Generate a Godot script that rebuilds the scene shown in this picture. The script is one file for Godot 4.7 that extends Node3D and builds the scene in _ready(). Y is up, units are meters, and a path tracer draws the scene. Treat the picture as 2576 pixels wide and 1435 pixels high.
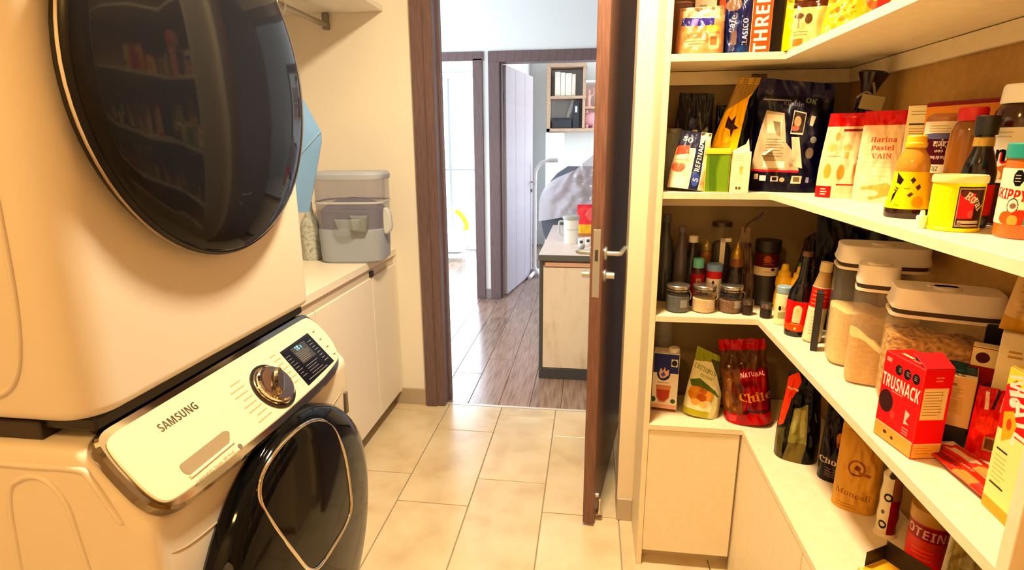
extends Node3D
# A laundry room with a stacked washer and dryer, an open pantry and a doorway to a bright corridor.

const S1 := 1.64      # tops of the three pantry shelves and of the pantry worktop
const S2 := 1.266
const S3 := 0.893
const C4 := 0.53

var mat_cache := {}
var name_count := {}
var bold: SystemFont
var serif: SystemFont

func _ready():
	# ---- camera
	var cam := Camera3D.new()
	cam.name = "camera"
	cam.fov = 53.706
	cam.near = 0.05
	cam.position = Vector3(0, 1.40, 0)
	cam.basis = Basis.from_euler(Vector3(-0.24355, 0.13762, -0.00477))
	add_child(cam)
	cam.current = true
	# ---- sky, exposure
	var env := Environment.new()
	env.background_mode = Environment.BG_SKY
	var sky := Sky.new()
	var sm := ProceduralSkyMaterial.new()
	sm.sky_top_color = Color(0.55, 0.72, 0.95)
	sm.sky_horizon_color = Color(0.92, 0.96, 1.0)
	sm.ground_bottom_color = Color(0.6, 0.6, 0.58)
	sm.ground_horizon_color = Color(0.9, 0.93, 0.95)
	sky.sky_material = sm
	env.sky = sky
	env.background_energy_multiplier = 5.0
	env.tonemap_mode = Environment.TONE_MAPPER_LINEAR
	env.tonemap_exposure = 1.0
	env.sdfgi_enabled = true
	env.ssao_enabled = true
	env.ssil_enabled = true
	var we := WorldEnvironment.new()
	we.name = "world"
	we.environment = env
	add_child(we)
	# ---- daylight at the windows of the rooms beyond, and from an added corridor window
	area("added_corridor_light", Vector3(-2.72, 1.35, -3.9), Vector3(0, -PI / 2, 0), Vector2(1.7, 2.0), Color(0.88, 0.95, 1.0), 6.0)  # unseen source, added to brighten the corridor
	area("daylight_balcony", Vector3(-1.75, 1.2, -7.38), Vector3(0, PI, 0), Vector2(1.5, 2.1), Color(0.90, 0.96, 1.0), 12.0)
	area("daylight_study", Vector3(1.42, 1.5, -6.6), Vector3(0, PI / 2, 0), Vector2(1.6, 1.6), Color(0.95, 0.97, 1.0), 5.0)
	# ---- warm ceiling lamps of the laundry room; rear one added to light machine sides
	ceiling_lamp(Vector3(-0.08, 2.6, -1.30), 7.0, Color(1.0, 0.91, 0.74), "round warm ceiling lamp above the floor between dryer and pantry")
	ceiling_lamp(Vector3(-0.70, 2.6, 0.45), 2.7, Color(1.0, 0.76, 0.42), "unseen warm ceiling lamp added behind the camera to light the machine sides")
	bold = SystemFont.new()
	bold.font_names = PackedStringArray(["Droid Sans"])
	bold.font_weight = 700
	serif = SystemFont.new()
	serif.font_names = PackedStringArray(["Droid Serif"])
	serif.font_weight = 700
	build_setting()
	build_pantry_furniture()
	build_machines()
	build_left_side()
	build_corridor()
	build_top_shelf()
	build_second_shelf()
	build_third_shelf()
	build_worktop_food()

func area(n, at, rot, size, color, energy):
	var l := AreaLight3D.new()
	l.name = n
	l.position = at
	l.rotation = rot
	l.area_size = size
	l.light_color = color
	l.light_energy = energy
	l.area_range = 14.0
	l.area_attenuation = 2.0
	l.shadow_enabled = true
	add_child(l)

func ceiling_lamp(at: Vector3, energy: float, tint: Color, label: String):
	var t = thing("ceiling_lamp", label, "lamp", at)
	part(t, "housing", mesh1(lathe([[0, -0.03], [0.155, -0.03], [0.16, -0.026], [0.16, 0], [0, 0]]), M("efece6", 0.5)))
	var g := M("fff2dc", 0.6).duplicate()
	g.emission_enabled = true
	g.emission = tint
	g.emission_energy_multiplier = 3.0
	part(t, "diffuser", mesh1(lathe([[0, -0.036], [0.145, -0.036], [0.145, -0.0302], [0, -0.0302]]), g))
	area("lamp_light", at + Vector3(0, -0.05, 0), Vector3(-PI / 2, 0, 0), Vector2(0.2, 0.2), tint, energy)

# ------------------------------------------------------------------ helpers: nodes
func numbered(n: String) -> String:
	var k: int = name_count.get(n, -1) + 1
	name_count[n] = k
	return n if k == 0 else "%s_%03d" % [n, k]

func thing(n, label, category, at = Vector3.ZERO, yaw = 0.0, group = "") -> Node3D:
	var o := Node3D.new()
	o.name = numbered(n)
	add_child(o)
	o.position = at
	o.rotation.y = deg_to_rad(yaw)
	o.set_meta("label", label)
	o.set_meta("category", category)
	if group != "":
		o.set_meta("group", group)
	return o

func part(parent, n, mesh, at = Vector3.ZERO, rot = Vector3.ZERO) -> MeshInstance3D:
	var o := MeshInstance3D.new()
	o.name = n
	o.mesh = mesh
	parent.add_child(o, true)
	o.position = at
	o.rotation = rot * PI / 180.0
	return o

func struct(n, mesh, at = Vector3.ZERO) -> MeshInstance3D:
	var o := MeshInstance3D.new()
	o.name = numbered(n)
	o.mesh = mesh
	add_child(o)
	o.position = at
	o.set_meta("kind", "structure")
	return o

# ------------------------------------------------------------------ helpers: materials
func M(hex: String, rough = 0.5, metal = 0.0, spec = 0.5) -> StandardMaterial3D:
	var key := "%s/%s/%s/%s" % [hex, rough, metal, spec]
	if not mat_cache.has(key):
		var m := StandardMaterial3D.new()
		m.albedo_color = Color(hex)
		m.roughness = rough
		m.metallic = metal
		m.metallic_specular = spec
		mat_cache[key] = m
	return mat_cache[key]

func glass(hex: String, alpha: float) -> StandardMaterial3D:
	var key := "glass%s/%s" % [hex, alpha]
	if not mat_cache.has(key):
		var m := StandardMaterial3D.new()
		m.albedo_color = Color(Color(hex), alpha)
		m.transparency = BaseMaterial3D.TRANSPARENCY_ALPHA
		m.roughness = 0.03
		m.metallic_specular = 0.3
		mat_cache[key] = m
	return mat_cache[key]

func printed(tex: Texture2D, rough = 0.4) -> StandardMaterial3D:
	var m := StandardMaterial3D.new()
	m.albedo_texture = tex
	m.metallic_specular = 0.32
	m.roughness = rough
	m.texture_repeat = false
	return m

func noise_mat(hexes: Array, freq: float, scale: Vector3, rough: float, sd := 1, octaves := 4, relief := 0.0) -> StandardMaterial3D:
	var n := FastNoiseLite.new()
	n.seed = sd
	n.frequency = freq
	n.fractal_octaves = octaves
	var t := NoiseTexture2D.new()
	t.width = 256
	t.height = 256
	t.seamless = true
	t.noise = n
	var g := Gradient.new()
	var offs := PackedFloat32Array()
	var cols := PackedColorArray()
	for i in hexes.size():
		offs.append(float(i) / (hexes.size() - 1))
		cols.append(Color(hexes[i]))
	g.offsets = offs
	g.colors = cols
	t.color_ramp = g
	var m := StandardMaterial3D.new()
	m.albedo_texture = t
	m.roughness = rough
	m.uv1_triplanar = true
	m.uv1_world_triplanar = true
	m.uv1_scale = scale
	if relief > 0.0:
		m.heightmap_enabled = true
		m.heightmap_texture = t
		m.heightmap_scale = relief
	return m

# ------------------------------------------------------------------ helpers: mesh buffers
class Buf:
	var v := PackedVector3Array()
	var n := PackedVector3Array()
	var uv := PackedVector2Array()
	var ix := PackedInt32Array()

	func face(p: Array, outward: Vector3, uvs := []):
		var nn: Vector3 = (p[1] - p[0]).cross(p[2] - p[0]).normalized()
		var rev := false
		if nn.dot(outward) < 0:
			nn = -nn
		else:
			rev = true
		var b := v.size()
		for i in p.size():
			v.append(p[i])
			n.append(nn)
			uv.append(uvs[i] if uvs.size() else Vector2.ZERO)
		for i in range(1, p.size() - 1):
			if rev:
				ix.append_array([b, b + i + 1, b + i])
			else:
				ix.append_array([b, b + i, b + i + 1])

	# smooth patch: pts[j][i], outward = d/di x d/dj (or the opposite with flip)
	func grid(pts: Array, flip := false, wrap := false, u0 := 0.0, u1 := 1.0, v0 := 1.0, v1 := 0.0):
		var nj := pts.size()
		var ni: int = pts[0].size()
		var b := v.size()
		for j in nj:
			var row: PackedVector3Array = pts[j]
			for i in ni:
				var ia := i - 1
				var ib := i + 1
				if wrap:
					if ia < 0: ia = ni - 2
					if ib > ni - 1: ib = 1
				else:
					ia = maxi(ia, 0)
					ib = mini(ib, ni - 1)
				var du: Vector3 = row[ib] - row[ia]
				var dv: Vector3 = pts[mini(j + 1, nj - 1)][i] - pts[maxi(j - 1, 0)][i]
				if du.length_squared() < 1e-12:
					var alt: PackedVector3Array = pts[j + 1] if j + 1 < nj else pts[j - 1]
					du = alt[ib] - alt[ia]
				var nn := du.cross(dv)
				nn = nn.normalized() if nn.length_squared() > 1e-20 else Vector3.UP
				v.append(row[i])
				n.append(-nn if flip else nn)
				uv.append(Vector2(lerpf(u0, u1, float(i) / (ni - 1)), lerpf(v0, v1, float(j) / (nj - 1))))
		for j in nj - 1:
			for i in ni - 1:
				var a := b + j * ni + i
				var c := a + ni
				if flip:
					ix.append_array([a, a + 1, c, a + 1, c + 1, c])
				else:
					ix.append_array([a, c, a + 1, a + 1, c, c + 1])

func mesh1(b: Buf, m: Material) -> ArrayMesh:
	return meshn([[b, m]])

func meshn(list: Array) -> ArrayMesh:
	var am := ArrayMesh.new()
	for e in list:
		var b: Buf = e[0]
		if b.ix.is_empty():
			continue
		var a := []
		a.resize(Mesh.ARRAY_MAX)
		a[Mesh.ARRAY_VERTEX] = b.v
		a[Mesh.ARRAY_NORMAL] = b.n
		a[Mesh.ARRAY_TEX_UV] = b.uv
		a[Mesh.ARRAY_INDEX] = b.ix
		am.add_surface_from_arrays(Mesh.PRIMITIVE_TRIANGLES, a)
		am.surface_set_material(am.get_surface_count() - 1, e[1])
	return am

# chamfered box, base at y = 0; faces: dictionary of side letter -> material
func box(sx: float, sy: float, sz: float, bev: float, m: Material, faces := {}, lift := 0.0) -> ArrayMesh:
	var main := Buf.new()
	var list := [[main, m]]
	box_into(main, Vector3(0, sy / 2 + lift, 0), Vector3(sx, sy, sz), bev, faces, list)
	return meshn(list)

func box_into(main: Buf, c: Vector3, s: Vector3, bev: float, faces := {}, list := []):
	var h := s / 2
	var b := minf(bev, minf(h.x, minf(h.y, h.z)) * 0.9)
	var axes := [["r", Vector3.RIGHT, Vector3.UP, Vector3.FORWARD], ["l", Vector3.LEFT, Vector3.UP, Vector3.BACK], ["t", Vector3.UP, Vector3.FORWARD, Vector3.RIGHT],
		["d", Vector3.DOWN, Vector3.BACK, Vector3.RIGHT], ["f", Vector3.BACK, Vector3.UP, Vector3.RIGHT], ["k", Vector3.FORWARD, Vector3.UP, Vector3.LEFT]]
	for a in axes:
		var nn: Vector3 = a[1]
		var up: Vector3 = a[2]
		var rt: Vector3 = a[3]
		var o := c + nn * (nn.abs().dot(h))
		var u := up * (up.abs().dot(h) - b)
		var r := rt * (rt.abs().dot(h) - b)
		var target := main
		if faces.has(a[0]):
			target = Buf.new()
			list.append([target, faces[a[0]]])
		target.face([o - r - u, o + r - u, o + r + u, o - r + u], nn, [Vector2(0, 1), Vector2(1, 1), Vector2(1, 0), Vector2(0, 0)])
	if b <= 0.0:
		return
	var i := h - Vector3(b, b, b)
	for s1 in [-1, 1]:
		for s2 in [-1, 1]:
			main.face([c + Vector3(-i.x, s1 * h.y, s2 * i.z), c + Vector3(i.x, s1 * h.y, s2 * i.z), c + Vector3(i.x, s1 * i.y, s2 * h.z), c + Vector3(-i.x, s1 * i.y, s2 * h.z)], Vector3(0, s1, s2))
			main.face([c + Vector3(s1 * h.x, -i.y, s2 * i.z), c + Vector3(s1 * h.x, i.y, s2 * i.z), c + Vector3(s1 * i.x, i.y, s2 * h.z), c + Vector3(s1 * i.x, -i.y, s2 * h.z)], Vector3(s1, 0, s2))
			main.face([c + Vector3(s1 * h.x, s2 * i.y, -i.z), c + Vector3(s1 * h.x, s2 * i.y, i.z), c + Vector3(s1 * i.x, s2 * h.y, i.z), c + Vector3(s1 * i.x, s2 * h.y, -i.z)], Vector3(s1, s2, 0))
			for s3 in [-1, 1]:
				main.face([c + Vector3(s1 * h.x, s2 * i.y, s3 * i.z), c + Vector3(s1 * i.x, s2 * h.y, s3 * i.z), c + Vector3(s1 * i.x, s2 * i.y, s3 * h.z)], Vector3(s1, s2, s3))

# box between two corners
func slab(a: Vector3, b: Vector3, bev: float, m: Material) -> ArrayMesh:
	var buf := Buf.new()
	box_into(buf, (a + b) / 2, (b - a).abs(), bev)
	return mesh1(buf, m)

# turned profile [[r, y] ...] from the bottom centre to the top centre; sq > 2 makes a rounded square, sx/sz stretch it
func lathe(prof: Array, segs := 32, sq := 2.0, sx := 1.0, sz := 1.0, full_uv := true, a0 := -PI, a1 := PI) -> Buf:
	var b := Buf.new()
	var p := []
	for q in prof:
		p.append(Vector2(q[0], q[1]))
	var lo: float = p[0].y
	var hi: float = p[0].y
	for q in p:
		lo = minf(lo, q.y)
		hi = maxf(hi, q.y)
	var start := 0
	for i in range(1, p.size()):
		var cut := i == p.size() - 1
		if not cut:
			cut = absf((p[i] - p[i - 1]).angle_to(p[i + 1] - p[i])) > 0.62
		if cut:
			for k in range(start, i + 1):
				pass
			var rows := []
			for k in range(start, i + 1):
				var row := PackedVector3Array()
				for s in segs + 1:
					var th := lerpf(a0, a1, float(s) / segs)
					var f := 1.0
					if sq != 2.0:
						f = 1.0 / pow(pow(absf(sin(th)), sq) + pow(absf(cos(th)), sq), 1.0 / sq)
					row.append(Vector3(p[k].x * f * sx * sin(th), p[k].y, p[k].x * f * sz * cos(th)))
				rows.append(row)
			var vb: float = 1.0 - (p[start].y - lo) / maxf(hi - lo, 1e-6)
			var vt: float = 1.0 - (p[i].y - lo) / maxf(hi - lo, 1e-6)
			b.grid(rows, false, a1 - a0 > 6.28, 0.0, 1.0, vb, vt)
			# place v by height inside the run
			var base := b.v.size() - rows.size() * (segs + 1)
			for k in range(base, b.v.size()):
				b.uv[k] = Vector2(b.uv[k].x, 1.0 - (b.v[k].y - lo) / maxf(hi - lo, 1e-6))
			start = i
	return b

# outline in xy pushed out along z from 0 to depth with a bevelled front
func prism(pts: Array, depth: float, bev: float, uvbox := Rect2()) -> Buf:
	var b := Buf.new()
	var poly := PackedVector2Array(pts)
	if Geometry2D.is_polygon_clockwise(poly):
		poly.reverse()
	var k := poly.size()
	var inn := PackedVector2Array()
	for i in k:
		var e1 := (poly[i] - poly[(i + k - 1) % k]).normalized()
		var e2 := (poly[(i + 1) % k] - poly[i]).normalized()
		var n1 := Vector2(-e1.y, e1.x)
		var n2 := Vector2(-e2.y, e2.x)
		var mi := (n1 + n2) / maxf(1.0 + n1.dot(n2), 0.3)
		inn.append(poly[i] + mi * bev)
	if Geometry2D.is_polygon_clockwise(inn):
		inn.reverse()
	var tri := Geometry2D.triangulate_polygon(inn)
	for t in range(0, tri.size(), 3):
		var q := [inn[tri[t]], inn[tri[t + 1]], inn[tri[t + 2]]]
		var uvs := []
		for w in q:
			uvs.append(Vector2((w.x - uvbox.position.x) / uvbox.size.x, 1.0 - (w.y - uvbox.position.y) / uvbox.size.y) if uvbox.size.x > 0 else Vector2.ZERO)
		b.face([Vector3(q[0].x, q[0].y, depth), Vector3(q[1].x, q[1].y, depth), Vector3(q[2].x, q[2].y, depth)], Vector3.BACK, uvs)
	tri = Geometry2D.triangulate_polygon(poly)
	for t in range(0, tri.size(), 3):
		b.face([Vector3(poly[tri[t]].x, poly[tri[t]].y, 0), Vector3(poly[tri[t + 1]].x, poly[tri[t + 1]].y, 0), Vector3(poly[tri[t + 2]].x, poly[tri[t + 2]].y, 0)], Vector3.FORWARD)
	for i in k:
		var j := (i + 1) % k
		var e := poly[j] - poly[i]
		var out := Vector3(e.y, -e.x, 0)
		var zs := depth - bev
		b.face([Vector3(poly[i].x, poly[i].y, 0), Vector3(poly[j].x, poly[j].y, 0), Vector3(poly[j].x, poly[j].y, zs), Vector3(poly[i].x, poly[i].y, zs)], out)
		if bev > 0:
			b.face([Vector3(poly[i].x, poly[i].y, zs), Vector3(poly[j].x, poly[j].y, zs), Vector3(inn[j].x, inn[j].y, depth), Vector3(inn[i].x, inn[i].y, depth)], out + Vector3(0, 0, out.length()))
	return b

# the same with smooth rounded sides for outlines of many points
func round_rect(w: float, h: float, r: float, n := 6, c := Vector2.ZERO) -> Array:
	var o := []
	for q in 4:
		var cx := (w / 2 - r) * (1 if q == 0 or q == 3 else -1)
		var cy := (h / 2 - r) * (1 if q < 2 else -1)
		for i in n + 1:
			var a := PI / 2 * (q + float(i) / n)
			o.append(c + Vector2(cx + r * cos(a), cy + r * sin(a)))
	return o

func soften(pts: Array, r: float, n := 5) -> Array:
	var o := []
	var k := pts.size()
	for i in k:
		var p: Vector2 = pts[i]
		var a: Vector2 = pts[(i + k - 1) % k] - p
		var c: Vector2 = pts[(i + 1) % k] - p
		var p1 := p + a.normalized() * minf(r, a.length() * 0.48)
		var p2 := p + c.normalized() * minf(r, c.length() * 0.48)
		for s in n + 1:
			var t := float(s) / n
			o.append(p1.lerp(p, t).lerp(p.lerp(p2, t), t))
	return o

func tube(path: Array, r: float, segs := 8, closed := false, flat := 1.0) -> Buf:
	var b := Buf.new()
	var rows := []
	var n := path.size()
	var up := Vector3.UP
	var cnt := n + 1 if closed else n
	for j in cnt:
		var p: Vector3 = path[j % n]
		var a: Vector3 = path[(j + n - 1) % n] if closed else path[maxi(j - 1, 0)]
		var c: Vector3 = path[(j + 1) % n] if closed else path[mini(j + 1, n - 1)]
		var t := (c - a).normalized()
		if absf(t.dot(up)) > 0.95:
			up = Vector3.RIGHT if absf(t.x) < 0.8 else Vector3.BACK
		var x := t.cross(up).normalized()
		up = x.cross(t).normalized()
		var row := PackedVector3Array()
		for s in segs + 1:
			var th := TAU * s / segs
			row.append(p + x * cos(th) * r + up * sin(th) * r * flat)
		rows.append(row)
	b.grid(rows, false, true)
	if not closed:
		for e in [0, cnt - 1]:
			var f := []
			for s in segs:
				f.append(rows[e][s])
			b.face(f, (path[0] - path[1]) if e == 0 else (path[n - 1] - path[n - 2]))
	return b

func curve(pts: Array, sub := 6, closed := false) -> Array:
	var o := []
	var n := pts.size()
	var last := n if closed else n - 1
	for i in last:
		var p0 = pts[(i - 1 + n) % n] if closed or i > 0 else pts[0]
		var p1 = pts[i]
		var p2 = pts[(i + 1) % n]
		var p3 = pts[(i + 2) % n] if closed or i + 2 < n else pts[n - 1]
		for k in sub:
			var t := float(k) / sub
			o.append(p1.cubic_interpolate(p2, p0, p3, t))
	if not closed:
		o.append(pts[n - 1])
	return o

# bag: front sheet carries the print, the back another material. o: seal, taper, bulge, wr, seed, bend, gus
func pouch(w: float, h: float, d: float, front: Material, back: Material, o := {}) -> ArrayMesh:
	var seal: float = o.get("seal", 0.1)
	var taper: float = o.get("taper", 0.96)
	var waist: float = o.get("waist", 0.0)
	var wr: float = o.get("wr", 0.004)
	var bend: float = o.get("bend", 0.0)
	var skew: float = o.get("skew", 0.0)
	var slant: float = o.get("slant", 0.0)
	var pil: bool = o.get("pillow", false)
	var nz := FastNoiseLite.new()
	nz.seed = o.get("seed", 3)
	nz.frequency = 1.0
	nz.fractal_octaves = 3
	var ni := 25
	var nj := 29
	var f := []
	var k := []
	for j in nj:
		var t := float(j) / (nj - 1)
		var q := clampf((1.0 - seal - t) / (1.0 - seal), 0.0, 1.0)
		var depth := d / 2 * pow(q, 0.55) * (1.0 if not pil else minf(1.0, pow(t * 5.0 + 0.02, 0.6)))
		depth = maxf(depth, 0.0012)
		var ww := w / 2 * lerpf(1.0, taper, smoothstep(0.2, 1.0, t)) * (1.0 - waist * sin(PI * t))
		var fr := PackedVector3Array()
		var kr := PackedVector3Array()
		for i in ni:
			var s := -1.0 + 2.0 * i / (ni - 1)
			var e := pow(maxf(1.0 - pow(absf(s), 3.0), 0.0), 0.6)
			var edge := minf(1.0, (1.0 - absf(s)) * 5.0) * minf(1.0, t * 8.0)
			var z1 := depth * e + wr * edge * (nz.get_noise_2d(s * 2.2, t * 3.4) + 0.6 * absf(nz.get_noise_2d(s * 5.0 + 9.0, t * 2.0)))
			var z2 := -depth * e + wr * edge * nz.get_noise_2d(s * 2.0 + 30.0, t * 3.0)
			if z1 < z2 + 0.0008:
				z1 = (z1 + z2) / 2 + 0.0004
				z2 = z1 - 0.0008
			var off := Vector3(skew * t * t, 0, bend * t * t)
			var y := h * t * (1.0 + slant * s * t)
			fr.append(Vector3(ww * s, y, z1) + off)
			kr.append(Vector3(ww * s, y, z2) + off)
		f.append(fr)
		k.append(kr)
	var a := Buf.new()
	a.grid(f)
	var b := Buf.new()
	b.grid(k, true)
	for side in [0, ni - 1]:
		for j in nj - 1:
			b.face([f[j][side], f[j + 1][side], k[j + 1][side], k[j][side]], Vector3(-1 if side == 0 else 1, 0, 0))
	for i in ni - 1:
		b.face([f[0][i], f[0][i + 1], k[0][i + 1], k[0][i]], Vector3.DOWN)
		b.face([f[nj - 1][i], f[nj - 1][i + 1], k[nj - 1][i + 1], k[nj - 1][i]], Vector3.UP)
	return meshn([[a, front], [b, back]])

func lettering(parent, text: String, size: float, m: Material, at: Vector3, rot := Vector3.ZERO, depth := 0.0006, sx := 1.0) -> MeshInstance3D:
	var t := TextMesh.new()
	t.font = bold
	t.text = text
	t.font_size = 48
	t.pixel_size = size / 35.0
	t.depth = depth
	t.material = m
	var o := part(parent, "lettering", t, at, rot)
	o.scale.x = sx
	return o

# ------------------------------------------------------------------ helpers: flat print (labels, cartons, screens)
# ops: ["r", x, y, w, h, hex], ["e", cx, cy, rx, ry, hex], ["p", [x, y, ...], hex], ["t", text, cx, cy, height, hex, turn, width factor, serif], ["l", x, y, w, rows, gap, thickness, hex]; all in 0..1, y down
func canvas(pw: int, ph: int, bg: String, ops: Array) -> ImageTexture:
	var im := Image.create(pw, ph, false, Image.FORMAT_RGB8)
	im.fill(Color(bg))
	var d := Vector2(pw, ph)
	var rng := RandomNumberGenerator.new()
	rng.seed = hash(bg) + ops.size()
	for o in ops:
		match o[0]:
			"r":
				im.fill_rect(Rect2i(Vector2i(Vector2(o[1], o[2]) * d), Vector2i((Vector2(o[3], o[4]) * d).max(Vector2.ONE))), Color(o[5]))
			"e":
				var ry: float = o[4] * ph
				for y in range(int(o[2] * ph - ry), int(o[2] * ph + ry) + 1):
					var q := 1.0 - pow((y - o[2] * ph) / ry, 2)
					if q > 0:
						var half: float = o[3] * pw * sqrt(q)
						im.fill_rect(Rect2i(int(o[1] * pw - half), y, maxi(int(2 * half), 1), 1), Color(o[5]))
			"p":
				var pts := PackedVector2Array()
				for i in range(0, o[1].size(), 2):
					pts.append(Vector2(o[1][i], o[1][i + 1]) * d)
				var tri := Geometry2D.triangulate_polygon(pts)
				for i in range(0, tri.size(), 3):
					fill_tri(im, pts[tri[i]], pts[tri[i + 1]], pts[tri[i + 2]], Color(o[2]))
			"l":
				for i in int(o[4]):
					im.fill_rect(Rect2i(int(o[1] * pw), int((o[2] + i * o[5]) * ph), int(o[3] * pw * rng.randf_range(0.7, 1.0)), maxi(1, int(o[6] * ph))), Color(o[7]))
			"t":
				var t := TextMesh.new()
				t.font = serif if o.size() > 8 and o[8] else bold
				t.text = o[1]
				t.font_size = 48
				t.pixel_size = 1.0
				t.depth = 0.0
				var a := t.get_mesh_arrays()
				var vs: PackedVector3Array = a[Mesh.ARRAY_VERTEX]
				var ids: PackedInt32Array = a[Mesh.ARRAY_INDEX]
				if ids.is_empty():
					ids = PackedInt32Array(range(vs.size()))
				var mid := t.get_aabb().get_center()
				var k: float = o[4] * ph / 35.0
				var wf: float = o[7] if o.size() > 7 else 1.0
				var rot := deg_to_rad(o[6]) if o.size() > 6 else 0.0
				var at := Vector2(o[2], o[3]) * d
				var out := PackedVector2Array()
				for p in vs:
					out.append(at + Vector2((p.x - mid.x) * k * wf, -(p.y - mid.y) * k).rotated(rot))
				for i in range(0, ids.size() - 2, 3):
					fill_tri(im, out[ids[i]], out[ids[i + 1]], out[ids[i + 2]], Color(o[5]))
	im.adjust_bcs(0.90, 1.12, 1.18)
	return ImageTexture.create_from_image(im)

func fill_tri(im: Image, a: Vector2, b: Vector2, c: Vector2, col: Color):
	var y0 := int(ceil(minf(a.y, minf(b.y, c.y)) - 0.5))
	var y1 := int(floor(maxf(a.y, maxf(b.y, c.y)) - 0.5))
	for y in range(y0, y1 + 1):
		var yy := y + 0.5
		var lo := 1e9
		var hi := -1e9
		for e in [[a, b], [b, c], [c, a]]:
			var p: Vector2 = e[0]
			var q: Vector2 = e[1]
			if (p.y <= yy) != (q.y <= yy):
				var x := p.x + (q.x - p.x) * (yy - p.y) / (q.y - p.y)
				lo = minf(lo, x)
				hi = maxf(hi, x)
		if hi >= lo:
			im.fill_rect(Rect2i(int(round(lo)), y, maxi(int(round(hi)) - int(round(lo)), 1), 1), col)

# ------------------------------------------------------------------ the setting
func wall(n: String, a: Vector3, b: Vector3, m: Material, label: String):
	var o := struct(n, slab(a, b, 0.0, m))
	o.set_meta("label", label)
	return o

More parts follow.
